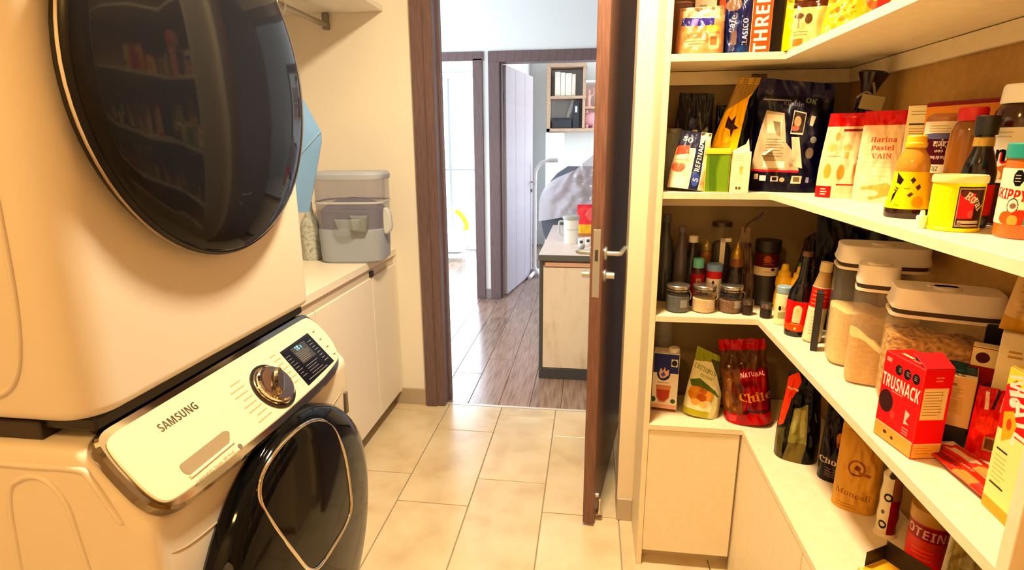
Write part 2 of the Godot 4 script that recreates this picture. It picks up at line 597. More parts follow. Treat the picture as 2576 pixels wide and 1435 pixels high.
func build_setting():
	var cream := M("e6dccb", 0.8)
	var white := M("eceeee", 0.75)
	# laundry floor: grout bed and tiles of 30 x 60 cm
	var grout := M("9c8e7c", 0.9)
	var fl := struct("floor", slab(Vector3(-1.75, -0.08, -2.815), Vector3(1.0, -0.006, 1.15), 0.0, grout))
	fl.set_meta("label", "beige stone tile floor of the laundry room")
	var tiles := []
	for i in 4:
		tiles.append(noise_mat([["c8b08c", "d8c4a0", "e0ceae"], ["c2aa86", "d4c09c", "dccaaa"], ["ccb590", "dbc8a6", "e3d2b4"], ["c6ae8a", "d6c29e", "deccac"]][i], 0.012, Vector3(1.3, 1.3, 1.3), 0.24, 11 + i, 5))
	for c in range(-6, 4):
		var x0: float = -0.1525 + c * 0.2955
		var z := -3.323 if posmod(c, 2) == 1 else -3.13
		var k := 0
		while z < 1.1:
			var za := maxf(z, -2.812)
			var zb := minf(z + 0.6, 1.12)
			var xa := maxf(x0, -1.72)
			var xb := minf(x0 + 0.2955, 0.98)
			if zb - za > 0.02 and xb - xa > 0.02:
				part(fl, "tile", box(xb - xa - 0.004, 0.012, zb - za - 0.004, 0.0015, tiles[posmod(c * 3 + k * 5, 4)]), Vector3((xa + xb) / 2, -0.012, (za + zb) / 2))
			z += 0.6
			k += 1
	# corridor floor: dark boards laid along the depth, up to the balcony
	var bed := M("4c3a30", 0.8)
	var f2 := struct("floor", slab(Vector3(-2.9, -0.08, -8.3), Vector3(1.6, -0.006, -2.815), 0.0, bed))
	f2.set_meta("label", "wooden plank floor of the corridor and the rooms beyond")
	var woods := []
	for i in 4:
		woods.append(noise_mat([["6d5343", "8d7160", "9d8272"], ["7a5c49", "987967", "a88b79"], ["644c3e", "836858", "937868"], ["735848", "917564", "a48877"]][i], 0.02, Vector3(9, 9, 0.7), 0.24, 31 + i, 4))
	var rng := RandomNumberGenerator.new()
	rng.seed = 5
	for c in 26:
		var x0 := -2.88 + c * 0.172
		var z := -2.83 + rng.randf_range(0.1, 1.0)
		while z > -8.25:
			var zb := maxf(z - 1.2, -8.28)
			var za := minf(z, -2.832)
			if za - zb > 0.03:
				part(f2, "plank", box(0.1695, 0.012, za - zb - 0.003, 0.001, woods[rng.randi() % 4]), Vector3(x0 + 0.086, -0.012, (za + zb) / 2))
			z -= 1.2
	var th := struct("trim_1", slab(Vector3(-0.765, -0.004, -2.832), Vector3(0.215, 0.001, -2.812), 0.0, M("d9d2c6", 0.4, 0.3)))
	th.set_meta("label", "pale threshold strip between tiles and planks")
	# laundry shell
	wall("wall_left", Vector3(-1.75, 0, -2.80), Vector3(-1.63, 2.6, 1.15), cream, "cream wall behind the washer and the white cabinets")
	wall("wall_front", Vector3(-1.75, 0, 1.03), Vector3(1.0, 2.6, 1.15), cream, "cream wall behind the camera")
	wall("wall_right", Vector3(0.775, 0, -1.93), Vector3(0.90, 2.6, 1.15), noise_mat(["a97f3e", "b08644", "b78e4c"], 0.05, Vector3(3, 3, 3), 0.8, 4), "tan wall, darkened to carry pantry shade, behind the right run of shelves")  # wall colour lowered so it carries the shade between the shelves
	wall("wall_pantry", Vector3(0.134, 0, -2.05), Vector3(0.90, 2.6, -1.93), M("e3d3b4", 0.75), "cream wall stub behind the back run of pantry shelves")
	wall("wall_recess", Vector3(0.30, 0, -2.92), Vector3(0.90, 2.6, -2.05), cream, "wall block beside the hinges of the open door")
	wall("wall_back", Vector3(-1.75, 0, -2.92), Vector3(-0.865, 2.7, -2.80), M("f0e9dc", 0.8), "cream back wall left of the dark door frame")  # lighter than the other walls: daylight bounce put into its colour
	wall("wall_lintel", Vector3(-0.865, 2.2, -2.92), Vector3(0.90, 2.7, -2.80), cream, "wall above the dark door frame")
	wall("ceiling", Vector3(-1.75, 2.6, -2.80), Vector3(1.0, 2.7, 1.15), M("dcd6cb", 0.8), "white ceiling of the laundry room")
	# corridor shell
	wall("wall_corridor_front", Vector3(-2.9, 0, -2.92), Vector3(-1.75, 2.8, -2.80), white, "white corridor wall beside the laundry")
	wall("wall_corridor_right", Vector3(0.90, 0, -2.92), Vector3(1.6, 2.8, -2.80), white, "white corridor wall behind the pantry")
	wall("wall_east", Vector3(1.5, 0, -5.05), Vector3(1.62, 2.8, -2.92), white, "white wall at the right end of the corridor")
	wall("ceiling", Vector3(-2.9, 2.7, -8.4), Vector3(1.62, 2.8, -2.80), M("f2f3f3", 0.8), "white ceiling of the corridor and rooms beyond")
	wall("wall_west", Vector3(-2.9, 0, -8.4), Vector3(-2.78, 2.7, -4.85), white, "white outer wall left of the balcony room")
	wall("wall_west", Vector3(-2.9, 0, -3.0), Vector3(-2.78, 2.7, -2.92), white, "white sliver of wall beside the added corridor window")
	wall("wall_west", Vector3(-2.9, 2.4, -4.85), Vector3(-2.78, 2.7, -3.0), white, "white wall above the added corridor window")
	# far wall with its two doorways
	wall("wall_far", Vector3(-2.9, 0, -5.17), Vector3(-1.93, 2.7, -5.05), white, "white far wall left of the bright doorway")
	wall("wall_far", Vector3(-0.975, 0, -5.17), Vector3(-0.86, 2.7, -5.05), white, "narrow white wall between the two far doorways")
	wall("wall_far", Vector3(-1.93, 2.135, -5.17), Vector3(-0.975, 2.7, -5.05), white, "white far wall above the bright doorway")
	wall("wall_far", Vector3(-0.86, 2.135, -5.17), Vector3(0.24, 2.7, -5.05), white, "white far wall above the study doorway")
	wall("wall_far", Vector3(0.24, 0, -5.17), Vector3(1.62, 2.7, -5.05), white, "white far wall right of the study doorway")
	# study and balcony room
	wall("wall_study_left", Vector3(-0.97, 0, -7.5), Vector3(-0.85, 2.7, -5.17), white, "white wall behind the open door of the study")
	wall("wall_study_back", Vector3(-0.97, 0, -8.2), Vector3(1.62, 2.7, -8.05), M("e6e9e6", 0.8), "pale wall behind the oak cubbies")
	wall("wall_study_side", Vector3(-0.97, 0, -8.2), Vector3(-0.85, 2.7, -7.5), white, "white wall left of the oak cubbies")
	wall("wall_study_right", Vector3(1.5, 0, -8.2), Vector3(1.62, 0.6, -5.17), white, "white wall under the study window")
	wall("wall_study_right", Vector3(1.5, 2.4, -8.2), Vector3(1.62, 2.7, -5.17), white, "white wall above the study window")
	wall("wall_study_right", Vector3(1.5, 0.6, -8.2), Vector3(1.62, 2.4, -7.5), white, "white wall behind the study window")
	wall("wall_study_right", Vector3(1.5, 0.6, -5.7), Vector3(1.62, 2.4, -5.17), white, "white wall before the study window")
	wall("wall_balcony", Vector3(-2.9, 2.32, -7.62), Vector3(-0.85, 2.7, -7.5), white, "white wall above the balcony doors")
	wall("wall_balcony", Vector3(-2.9, 0, -7.62), Vector3(-2.52, 2.32, -7.5), white, "white wall left of the balcony doors")
	wall("floor", Vector3(-3.2, -0.1, -10.4), Vector3(-0.3, -0.02, -8.3), M("d8d6d0", 0.8), "pale balcony floor outside the glass doors")
	window("window_1", Vector3(-1.75, 0.0, -7.56), 1.54, 2.3, [0.42], [0.47], "tall white balcony window with thin glazing bars", 0.0)
	window("window_2", Vector3(-2.84, 0.0, -3.925), 1.84, 2.4, [0.5], [], "unseen white window added at the left end of the corridor for its light", 90.0)  # out of view, put in to let light into the corridor
	window("window_3", Vector3(1.56, 0.6, -6.6), 1.8, 1.8, [0.5], [], "white window of the study", 90.0)
	# baseboards
	var bb := M("b7a78f", 0.45)
	struct("baseboard_back", slab(Vector3(-1.05, 0, -2.80), Vector3(-0.866, 0.092, -2.788), 0.002, bb)).set_meta("label", "tile baseboard left of the dark door frame")
	struct("baseboard_pantry", slab(Vector3(0.134, 0, -1.93), Vector3(0.191, 0.092, -1.918), 0.002, bb)).set_meta("label", "tile baseboard on the narrow wall beside the pantry")
	struct("baseboard_far", slab(Vector3(-0.975, 0, -5.05), Vector3(-0.86, 0.09, -5.038), 0.002, M("8b7f7a", 0.5))).set_meta("label", "dark baseboard between the two far doorways")
	build_doors()

func window(n, at: Vector3, w: float, h: float, bars_x: Array, bars_y: Array, label: String, yaw: float):
	var m := M("f1f2f2", 0.4)
	var fr := Buf.new()
	for s in [-1, 1]:
		box_into(fr, Vector3(s * (w / 2 - 0.03), h / 2, 0), Vector3(0.06, h, 0.07), 0.004)
		box_into(fr, Vector3(0, h / 2 + s * (h / 2 - 0.03), 0), Vector3(w - 0.12, 0.06, 0.07), 0.004)
	var o := struct(n, mesh1(fr, m), at)
	o.rotation.y = deg_to_rad(yaw)
	o.set_meta("label", label)
	for x in bars_x:
		part(o, "mullion", slab(Vector3(-w / 2 + w * x - 0.012, 0.06, -0.02), Vector3(-w / 2 + w * x + 0.012, h - 0.06, 0.02), 0.003, M("8f9496", 0.4)))
	for y in bars_y:
		part(o, "transom", slab(Vector3(-w / 2 + 0.06, h * y - 0.012, -0.018), Vector3(w / 2 - 0.06, h * y + 0.012, 0.018), 0.003, M("8f9496", 0.4)))
	part(o, "pane", slab(Vector3(-w / 2 + 0.05, 0.05, -0.003), Vector3(w / 2 - 0.05, h - 0.05, 0.003), 0.0, glass("ffffff", 0.04)))

func build_doors():
	var wenge := noise_mat(["5a3a31", "704a3e", "80574a"], 0.03, Vector3(14, 0.9, 14), 0.38, 51, 4)
	var frame := noise_mat(["5c4748", "6d5657", "786062"], 0.03, Vector3(14, 0.9, 14), 0.4, 52, 4)
	var steel := M("c3c5c8", 0.3, 0.8)
	# near doorway: frame, then the open leaf
	var d := thing("door_1", "open dark wood door seen along its edge, with its dark frame", "door")
	d.set_meta("kind", "structure")
	var jl := Buf.new()
	box_into(jl, Vector3(-0.8125, 1.06, -2.86), Vector3(0.105, 2.12, 0.16), 0.004)
	box_into(jl, Vector3(-0.7645, 1.06, -2.89), Vector3(0.03, 2.12, 0.05), 0.003)
	box_into(jl, Vector3(-0.835, 1.08, -2.776), Vector3(0.06, 2.16, 0.012), 0.004)
	part(d, "jamb", mesh1(jl, frame))
	var jr := Buf.new()
	box_into(jr, Vector3(0.2575, 1.06, -2.86), Vector3(0.085, 2.12, 0.16), 0.004)
	part(d, "jamb", mesh1(jr, frame))
	part(d, "head", slab(Vector3(-0.865, 2.12, -2.94), Vector3(0.30, 2.2, -2.78), 0.004, frame))
	var leaf := Node3D.new()
	var a := deg_to_rad(9.0)
	leaf.name = "leaf_group"
	var lf := part(d, "leaf", slab(Vector3(0, 0.012, 0), Vector3(0.041, 2.09, -0.905), 0.002, wenge), Vector3(0.006, 0, -1.871), Vector3(0, -9.0, 0))
	leaf.free()
	part(lf, "lock_plate", slab(Vector3(0.0085, 0.896, -0.001), Vector3(0.0325, 1.128, 0.0012), 0.0004, M("a9a79f", 0.35, 0.6)))
	part(lf, "latch", slab(Vector3(0.015, 1.022, 0.0), Vector3(0.026, 1.06, 0.002), 0.0004, M("3a3430", 0.5)))
	for s in [-1, 1]:
		var x: float = 0.041 if s > 0 else 0.0
		var hb := Buf.new()
		hb = tube([Vector3(x, 1.04, -0.055), Vector3(x + s * 0.045, 1.04, -0.055), Vector3(x + s * 0.052, 1.04, -0.062), Vector3(x + s * 0.055, 1.04, -0.17)], 0.0085, 12)
		part(lf, "door_handle", mesh1(hb, steel))
		part(lf, "rose", mesh1(lathe([[0, 0], [0.024, 0], [0.024, 0.005], [0.021, 0.008], [0, 0.008]], 24), steel), Vector3(x, 1.04, -0.055), Vector3(0, 0, -90 * s))
		part(lf, "lock_cylinder", mesh1(lathe([[0, 0], [0.023, 0], [0.023, 0.005], [0.013, 0.009], [0.012, 0.035], [0, 0.036]], 24), steel), Vector3(x, 0.963, -0.055), Vector3(0, 0, -90 * s))
	part(lf, "door_stop", mesh1(lathe([[0, 0], [0.013, 0], [0.011, 0.008], [0.005, 0.016], [0.004, 0.05], [0.009, 0.056], [0.009, 0.066], [0, 0.068]], 16), M("e5e2da", 0.2, 0.9)), Vector3(0.054, 0.03, -0.05))
	part(lf, "door_stop", mesh1(lathe([[0, 0], [0.009, 0], [0.009, 0.012], [0, 0.012]], 16), steel), Vector3(0.041, 0.12, -0.03), Vector3(0, 0, -90))
	# far doorways
	var d2 := thing("door_2", "dark frame of the bright doorway to the balcony room", "door frame")
	d2.set_meta("kind", "structure")
	part(d2, "jamb", slab(Vector3(-1.03, 0, -5.18), Vector3(-0.945, 2.12, -5.03), 0.004, frame))
	part(d2, "jamb", slab(Vector3(-1.96, 0, -5.18), Vector3(-1.875, 2.12, -5.03), 0.004, frame))
	part(d2, "head", slab(Vector3(-1.96, 2.10, -5.18), Vector3(-0.935, 2.175, -5.03), 0.004, frame))
	var d3 := thing("door_3", "dark frame with a grooved door, toned pale for window glare, open into the study", "door")
	d3.set_meta("kind", "structure")
	part(d3, "jamb", slab(Vector3(-0.895, 0, -5.18), Vector3(-0.80, 2.09, -5.03), 0.004, frame))
	part(d3, "stop", slab(Vector3(-0.80, 0, -5.15), Vector3(-0.785, 2.085, -5.07), 0.002, frame))
	part(d3, "jamb", slab(Vector3(0.17, 0, -5.18), Vector3(0.26, 2.09, -5.03), 0.004, frame))
	part(d3, "head", slab(Vector3(-0.895, 2.085, -5.18), Vector3(0.26, 2.175, -5.03), 0.004, frame))
	var pale := noise_mat(["b8aeb6", "c6bdc4", "d0c8ce"], 0.03, Vector3(14, 0.8, 14), 0.35, 53, 4)  # window glare on the leaf is put into its pale colour
	var l2 := part(d3, "leaf", slab(Vector3(0, 0.012, 0), Vector3(0.04, 2.08, -0.93), 0.003, pale), Vector3(-0.80, 0, -5.175), Vector3(0, -9, 0))
	for g in [0.3, 0.62]:
		part(l2, "groove", slab(Vector3(0.0395, 0.02, -g - 0.004), Vector3(0.0408, 2.07, -g), 0.0, M("8c838a", 0.5)))
	part(l2, "hinge", slab(Vector3(0.0, 1.75, -0.002), Vector3(0.03, 1.86, 0.004), 0.001, steel))
	part(l2, "door_handle", mesh1(tube([Vector3(0.04, 1.02, -0.87), Vector3(0.09, 1.02, -0.87), Vector3(0.1, 1.02, -0.86), Vector3(0.1, 1.02, -0.76)], 0.009, 10), steel))
	part(l2, "lock_cylinder", mesh1(lathe([[0, 0], [0.018, 0], [0.018, 0.01], [0, 0.012]], 16), M("77726e", 0.3, 0.8)), Vector3(0.04, 0.93, -0.87), Vector3(0, 0, -90))

# ------------------------------------------------------------------ pantry furniture
func flat_l(y0: float, y1: float, xi: float, zi: float, bev: float, m: Material, x0 := 0.208, z1 := -0.647) -> ArrayMesh:
	# an L-shaped board: prism in plan, stood on its edge
	var pts := [Vector2(x0, -zi), Vector2(xi, -zi), Vector2(xi, -z1), Vector2(0.774, -z1), Vector2(0.774, 1.928), Vector2(x0, 1.928)]
	var b := prism(pts, y1 - y0, bev)
	for i in b.v.size():
		var p := b.v[i]
		b.v[i] = Vector3(p.x, y0 + p.z, -p.y)
		var q := b.n[i]
		b.n[i] = Vector3(q.x, q.z, -q.y)
	return mesh1(b, m)

func build_pantry_furniture():
	var mel := noise_mat(["e6d4ae", "ead9b6", "eddec0"], 0.05, Vector3(2, 2, 2), 0.45, 61)
	var t := thing("pantry_shelving", "cream L-shaped pantry shelving built into the corner, full of food", "shelving")
	part(t, "side_panel", slab(Vector3(0.191, 0, -1.928), Vector3(0.2085, 2.3, -1.69), 0.001, mel))
	part(t, "side_panel", slab(Vector3(0.492, 0, -0.646), Vector3(0.774, 2.3, -0.626), 0.001, mel))
	for y in [S1, S2, S3]:
		part(t, "shelf", flat_l(y - 0.0195, y - 0.0005, 0.507, -1.692, 0.0012, mel))
	part(t, "shelf", flat_l(2.0, 2.02, 0.507, -1.692, 0.0012, mel))
	for y in [S1, S2, S3]:
		var c := Buf.new()
		box_into(c, Vector3(0.491, y - 0.0415, -1.9195), Vector3(0.56, 0.04, 0.016), 0.001)
		part(t, "batten", mesh1(c, mel))
		part(t, "batten", slab(Vector3(0.758, y - 0.0615, -1.91), Vector3(0.774, y - 0.0215, -0.65), 0.001, mel))
	part(t, "back_panel", slab(Vector3(0.209, 0.53, -1.9295), Vector3(0.774, 2.3, -1.9275), 0.0, M("86714c", 0.7)))  # added sheet; its dark tan carries the shade inside the pantry
	# base cabinets and their worktop
	var door := noise_mat(["e6d5b2", "e9d9b8", "ecdec2"], 0.05, Vector3(2, 2, 2), 0.4, 62)
	var w := thing("pantry_worktop", "cream L-shaped worktop under the lowest shelf, holding bags and cans", "worktop")
	part(w, "board", flat_l(C4 - 0.0185, C4 - 0.0005, 0.494, -1.688, 0.0015, mel))
	var c1 := thing("base_cabinet", "low cream cabinet under the back run of the worktop", "cabinet", Vector3.ZERO, 0, "pantry base cabinets")
	part(c1, "carcass", slab(Vector3(0.209, 0.056, -1.928), Vector3(0.774, 0.511, -1.71), 0.0, mel))
	part(c1, "door", slab(Vector3(0.2095, 0.058, -1.71), Vector3(0.489, 0.509, -1.692), 0.0015, door))
	part(c1, "kickboard", slab(Vector3(0.209, 0.0, -1.76), Vector3(0.53, 0.056, -1.74), 0.0, M("c9b795", 0.5)))
	var c2 := thing("base_cabinet", "low cream cabinet under the right run of the worktop", "cabinet", Vector3.ZERO, 0, "pantry base cabinets")
	part(c2, "carcass", slab(Vector3(0.514, 0.056, -1.708), Vector3(0.774, 0.511, -0.648), 0.0, mel))
	part(c2, "filler", slab(Vector3(0.496, 0.0, -1.708), Vector3(0.512, 0.509, -1.622), 0.001, door))
	part(c2, "door", slab(Vector3(0.4955, 0.058, -1.618), Vector3(0.5135, 0.509, -1.166), 0.0015, door))
	part(c2, "door", slab(Vector3(0.4955, 0.058, -1.162), Vector3(0.5135, 0.509, -0.650), 0.0015, door))
	part(c2, "kickboard", slab(Vector3(0.545, 0.0, -1.70), Vector3(0.56, 0.056, -0.648), 0.0, M("c9b795", 0.5)))

# ------------------------------------------------------------------ washer and dryer
func build_machines():
	var enamel := M("dcd4c6", 0.32)
	var enamel2 := M("d4ccbf", 0.35)
	var chrome := M("d8d2c8", 0.06, 1.0)
	var black := M("08090a", 0.07, 0.0, 0.3)
	var zc := -0.98
	# --- washer
	var w := thing("washing_machine", "white front-loading washing machine with sloped control panel and black door", "washing machine", Vector3(0, 0, zc))
	var prof := [Vector2(-1.42, 0.012), Vector2(-0.655, 0.012), Vector2(-0.64, 0.02), Vector2(-0.633, 0.04), Vector2(-0.628, 0.60), Vector2(-0.622, 0.84), Vector2(-0.628, 0.862), Vector2(-0.716, 0.962), Vector2(-0.73, 0.972), Vector2(-0.75, 0.975), Vector2(-1.42, 0.975)]
	# the cabinet is swept from side to side, its edges drawn in at both ends
	var rows := []
	for e in [[-0.343, 0.03], [-0.341, 0.012], [-0.334, 0.003], [-0.32, 0.0], [0.32, 0.0], [0.334, 0.003], [0.341, 0.012], [0.343, 0.03]]:
		var row := PackedVector3Array()
		for p in prof:
			var q := Vector2(p.x, p.y)
			var cen := Vector2(-1.02, 0.49)
			q = q - (q - cen).normalized() * e[1]
			row.append(Vector3(q.x, q.y, e[0]))
		row.append(row[0])
		rows.append(row)
	var body := Buf.new()
	body.grid(rows, true)
	var ends := [rows[0], rows[rows.size() - 1]]
	for s in 2:
		var ring: PackedVector3Array = ends[s]
		var pl := PackedVector2Array()
		for i in ring.size() - 1:
			pl.append(Vector2(ring[i].x, ring[i].y))
		var tri := Geometry2D.triangulate_polygon(pl)
		for i in range(0, tri.size(), 3):
			body.face([ring[tri[i]], ring[tri[i + 1]], ring[tri[i + 2]]], Vector3(0, 0, -1 if s == 0 else 1))
	part(w, "cabinet", mesh1(body, enamel))
	# pressed ridges on the side towards the camera
	var rid := tube(curve([Vector3(-1.36, 0.955, 0.341), Vector3(-0.87, 0.945, 0.342), Vector3(-0.735, 0.945, 0.342), Vector3(-0.71, 0.93, 0.342), Vector3(-0.685, 0.885, 0.342), Vector3(-0.672, 0.86, 0.341)], 5), 0.0055, 8)
	part(w, "side_ridge", mesh1(rid, enamel))
	part(w, "side_ridge", mesh1(tube(curve([Vector3(-0.90, 0.30, 0.341), Vector3(-0.868, 0.75, 0.342), Vector3(-0.855, 0.885, 0.342), Vector3(-0.83, 0.92, 0.342), Vector3(-0.79, 0.925, 0.342), Vector3(-0.76, 0.89, 0.342), Vector3(-0.75, 0.82, 0.342), Vector3(-0.735, 0.65, 0.342), Vector3(-0.72, 0.30, 0.341)], 6), 0.005, 8), enamel))
	# seam of the front panel round the door
	var seam := []
	seam = curve([Vector3(-0.634, 0.800, 0.338), Vector3(-0.6255, 0.792, 0.318), Vector3(-0.6242, 0.776, 0.27), Vector3(-0.6245, 0.766, 0.18), Vector3(-0.6245, 0.764, 0.08), Vector3(-0.6245, 0.766, -0.18), Vector3(-0.6242, 0.776, -0.27), Vector3(-0.6255, 0.792, -0.318)], 6)
	part(w, "front_seam", mesh1(tube(seam, 0.0022, 6), M("b3a690", 0.6)))
	part(w, "door_hinge", slab(Vector3(-0.628, 0.715, -0.318), Vector3(-0.617, 0.775, -0.304), 0.002, M("6b645c", 0.4)))
	for x in [-1.3, -0.72]:
		for z in [-0.28, 0.28]:
			part(w, "foot", mesh1(lathe([[0, 0], [0.02, 0], [0.02, 0.02], [0, 0.02]], 12), M("2a2a2a", 0.6)), Vector3(x, 0, z))
	# --- sloped control panel, x to the right, y up the slope, z outwards
	var cp := Node3D.new()
	cp.name = "control_panel"
	w.add_child(cp)
	cp.transform = Transform3D(Basis(Vector3(0, 0, -1), Vector3(-0.671, 0.7415, 0), Vector3(0.7415, 0.671, 0)), Vector3(-0.6725, 0.9325, 0) + Vector3(0.7415, 0.671, 0) * -0.012)
	var outline := []
	var outl := func(gx, gy):
		var l: Array = []
		# top left, then clockwise from above: a wide sweep at the lower left, a slanted end at the right
		for p in [Vector2(-0.318 - gx, 0.066 + gy), Vector2(-0.330 - gx, 0.030), Vector2(-0.334 - gx, -0.045), Vector2(-0.326 - gx, -0.075), Vector2(-0.300 - gx * 0.6, -0.092 - gy), Vector2(-0.20, -0.098 - gy), Vector2(0.0, -0.102 - gy), Vector2(0.17, -0.100 - gy), Vector2(0.245, -0.092 - gy), Vector2(0.285 + gx, -0.076), Vector2(0.315 + gx, -0.03), Vector2(0.318 + gx, 0.02), Vector2(0.306 + gx * 0.7, 0.060 + gy), Vector2(0.290, 0.066 + gy)]:
			l.append(p)
		return l
	part(cp, "chrome_trim", mesh1(prism(soften(outl.call(0.006, 0.006), 0.03), 0.020, 0.0045), M("8f867b", 0.07, 1.0)))
	part(cp, "gap_reflection", slab(Vector3(-0.31, 0.071, 0.0), Vector3(0.285, 0.083, 0.016), 0.005, M("1b1a19", 0.15)))  # dark strip painting the gap mirrored in the top of the chrome
	var fo: Array = outl.call(-0.003, -0.010)
	part(cp, "fascia", mesh1(prism(soften(fo, 0.03), 0.0235, 0.002), M("ddd0b2", 0.3)))
	var zt := 0.0236
	lettering(cp, "SAMSUNG", 0.0150, M("6f675c", 0.2, 0.8), Vector3(-0.194, 0.0225, zt), Vector3.ZERO, 0.0006, 0.92)
	var slot := [Vector2(-0.262, -0.043), Vector2(-0.148, -0.043), Vector2(-0.139, -0.050), Vector2(-0.158, -0.067), Vector2(-0.258, -0.067), Vector2(-0.265, -0.058)]
	part(cp, "drawer_grip", mesh1(prism(soften(slot, 0.006), 0.0008, 0.0003), M("8a7a5e", 0.5)), Vector3(0, 0, zt))
	part(cp, "drawer_lip", mesh1(prism([Vector2(-0.262, -0.0665), Vector2(-0.156, -0.0665), Vector2(-0.150, -0.072), Vector2(-0.262, -0.072)], 0.004, 0.0015), M("efe2c6", 0.3)), Vector3(0, 0, zt))
	lettering(cp, "SUPERSPEED  Steam  VRT PLUS", 0.0052, M("8d8068", 0.5), Vector3(-0.212, -0.083, zt), Vector3.ZERO, 0.0003, 0.95)
	part(cp, "badge", mesh1(lathe([[0, 0], [0.005, 0], [0.005, 0.0006], [0, 0.0006]], 16), M("6a6256", 0.5)), Vector3(-0.146, -0.083, zt), Vector3(90, 0, 0))
	# dial
	var dial := part(cp, "dial", mesh1(lathe([[0.0, 0], [0.047, 0], [0.047, 0.004], [0.0445, 0.005], [0.0435, 0.013], [0.040, 0.016], [0, 0.0165]], 48), chrome), Vector3(0.026, -0.033, zt), Vector3(90, 0, 0))
	part(dial, "dial_ring", mesh1(lathe([[0.0475, 0], [0.053, 0], [0.053, 0.0035], [0.0475, 0.0035]], 48), M("211d1a", 0.2)))
	part(dial, "dial_grip", mesh1(prism(curve([Vector2(-0.036, 0.0), Vector2(-0.02, 0.011), Vector2(0.02, 0.011), Vector2(0.036, 0.0), Vector2(0.02, -0.011), Vector2(-0.02, -0.011)], 5, true), 0.012, 0.005), M("b8a68c", 0.12, 1.0)), Vector3(0, 0.0155, 0), Vector3(-90, 40, 0))
	part(dial, "dial_inset", mesh1(prism(curve([Vector2(-0.028, 0.016), Vector2(0.028, 0.016), Vector2(0.024, 0.027), Vector2(0, 0.034), Vector2(-0.024, 0.027)], 4, true), 0.0015, 0.0005), M("7a5a44", 0.25, 0.6)), Vector3(0, 0.0155, 0), Vector3(-90, 40, 0))
	var grey := M("a2946f", 0.6)
	for i in 8:
		var y := 0.014 - i * 0.0125
		part(cp, "program_mark", slab(Vector3(-0.062 - (0.012 if i % 3 else 0.0), y, zt), Vector3(-0.036 + absf(i - 3.5) * 0.002, y + 0.0028, zt + 0.0003), 0.0, grey))
		if i < 7:
			part(cp, "program_mark", slab(Vector3(0.083, y + 0.004, zt), Vector3(0.104 + (0.006 if i % 2 else 0.0), y + 0.0068, zt + 0.0003), 0.0, grey))
	# display
	var disp := canvas(256, 176, "1d1c22", [["r", 0, 0, 1, 0.07, "2c2b31"], ["r", 0.3, 0.1, 0.45, 0.45, "4b4a4d"], ["t", "18", 0.46, 0.16, 0.12, "8fd0ff"], ["e", 0.58, 0.17, 0.02, 0.05, "64b4ff"],
		["l", 0.33, 0.26, 0.38, 6, 0.045, 0.012, "8a8786"], ["l", 0.06, 0.2, 0.16, 8, 0.08, 0.02, "77747a"], ["l", 0.8, 0.18, 0.14, 8, 0.085, 0.02, "8a868c"], ["l", 0.3, 0.62, 0.4, 5, 0.07, 0.02, "7b777c"], ["l", 0.12, 0.9, 0.7, 1, 0.07, 0.02, "8a868c"]])
	part(cp, "display", mesh1(prism([Vector2(0.112, -0.080), Vector2(0.250, -0.074), Vector2(0.250, 0.020), Vector2(0.120, 0.018)], 0.0012, 0.0004, Rect2(0.112, -0.08, 0.138, 0.10)), printed(disp, 0.12)), Vector3(0, 0, zt))
	for i in 4:
		part(cp, "touch_key", slab(Vector3(0.268, 0.012 - i * 0.025, zt), Vector3(0.278, 0.016 - i * 0.025, zt + 0.0005), 0.0, M("7b705d", 0.5)))
	# --- washer door
	var dr := part(w, "washer_door", mesh1(lathe([[0.0, 0], [0.302, 0.0], [0.312, 0.012], [0.312, 0.04], [0.300, 0.058], [0.275, 0.068], [0.262, 0.071], [0.20, 0.082], [0.10, 0.089], [0, 0.091]], 64), black), Vector3(-0.629, 0.548, 0), Vector3(0, 0, -90))
	# local axes of the door: y points outwards, x points down, z stays
	var ring := []
	for p in [[-1.075, 0.800], [-1.03, 0.832], [-0.965, 0.846], [-0.89, 0.842], [-0.835, 0.822], [-0.814, 0.785], [-0.826, 0.725], [-0.86, 0.64], [-0.895, 0.575], [-0.935, 0.548], [-1.0, 0.545], [-1.07, 0.548], [-1.105, 0.565], [-1.112, 0.62], [-1.108, 0.70], [-1.100, 0.76]]:
		var x: float = -(p[1] - 0.548)
		var z: float = p[0] - zc
		var r := sqrt(x * x + z * z)
		var y := 0.091 - 0.009 * pow(r / 0.2, 2) if r < 0.2 else lerpf(0.082, 0.058, (r - 0.2) / 0.1)
		ring.append(Vector3(x, y, z))
	part(dr, "chrome_outline", mesh1(tube(curve(ring, 5, true), 0.0042, 8, true), chrome))
	part(dr, "grip_recess", mesh1(prism(curve([Vector2(0.03, -0.245), Vector2(0.05, -0.29), Vector2(-0.12, -0.285), Vector2(-0.14, -0.25)], 4, true), 0.002, 0.0008), M("1e1a18", 0.5)), Vector3(-0.05, 0.068, 0.02), Vector3(-90, 0, 0))
	# --- stacking brackets and dryer
	var d := thing("tumble_dryer", "white tumble dryer with a big dark round glass door, stacked on the washer", "tumble dryer", Vector3(0, 1.0, zc))
	var pts := [Vector2(-1.42, -0.34)]
	for i in 9:
		var a := deg_to_rad(-90 + i * 90 / 8.0)
		pts.append(Vector2(-0.755 + 0.06 * cos(a), -0.28 + 0.06 * sin(a)))
	for i in 9:
		var a := deg_to_rad(i * 90 / 8.0)
		pts.append(Vector2(-0.755 + 0.06 * cos(a), 0.28 + 0.06 * sin(a)))
	pts.append(Vector2(-1.42, 0.34))
	var pr := []
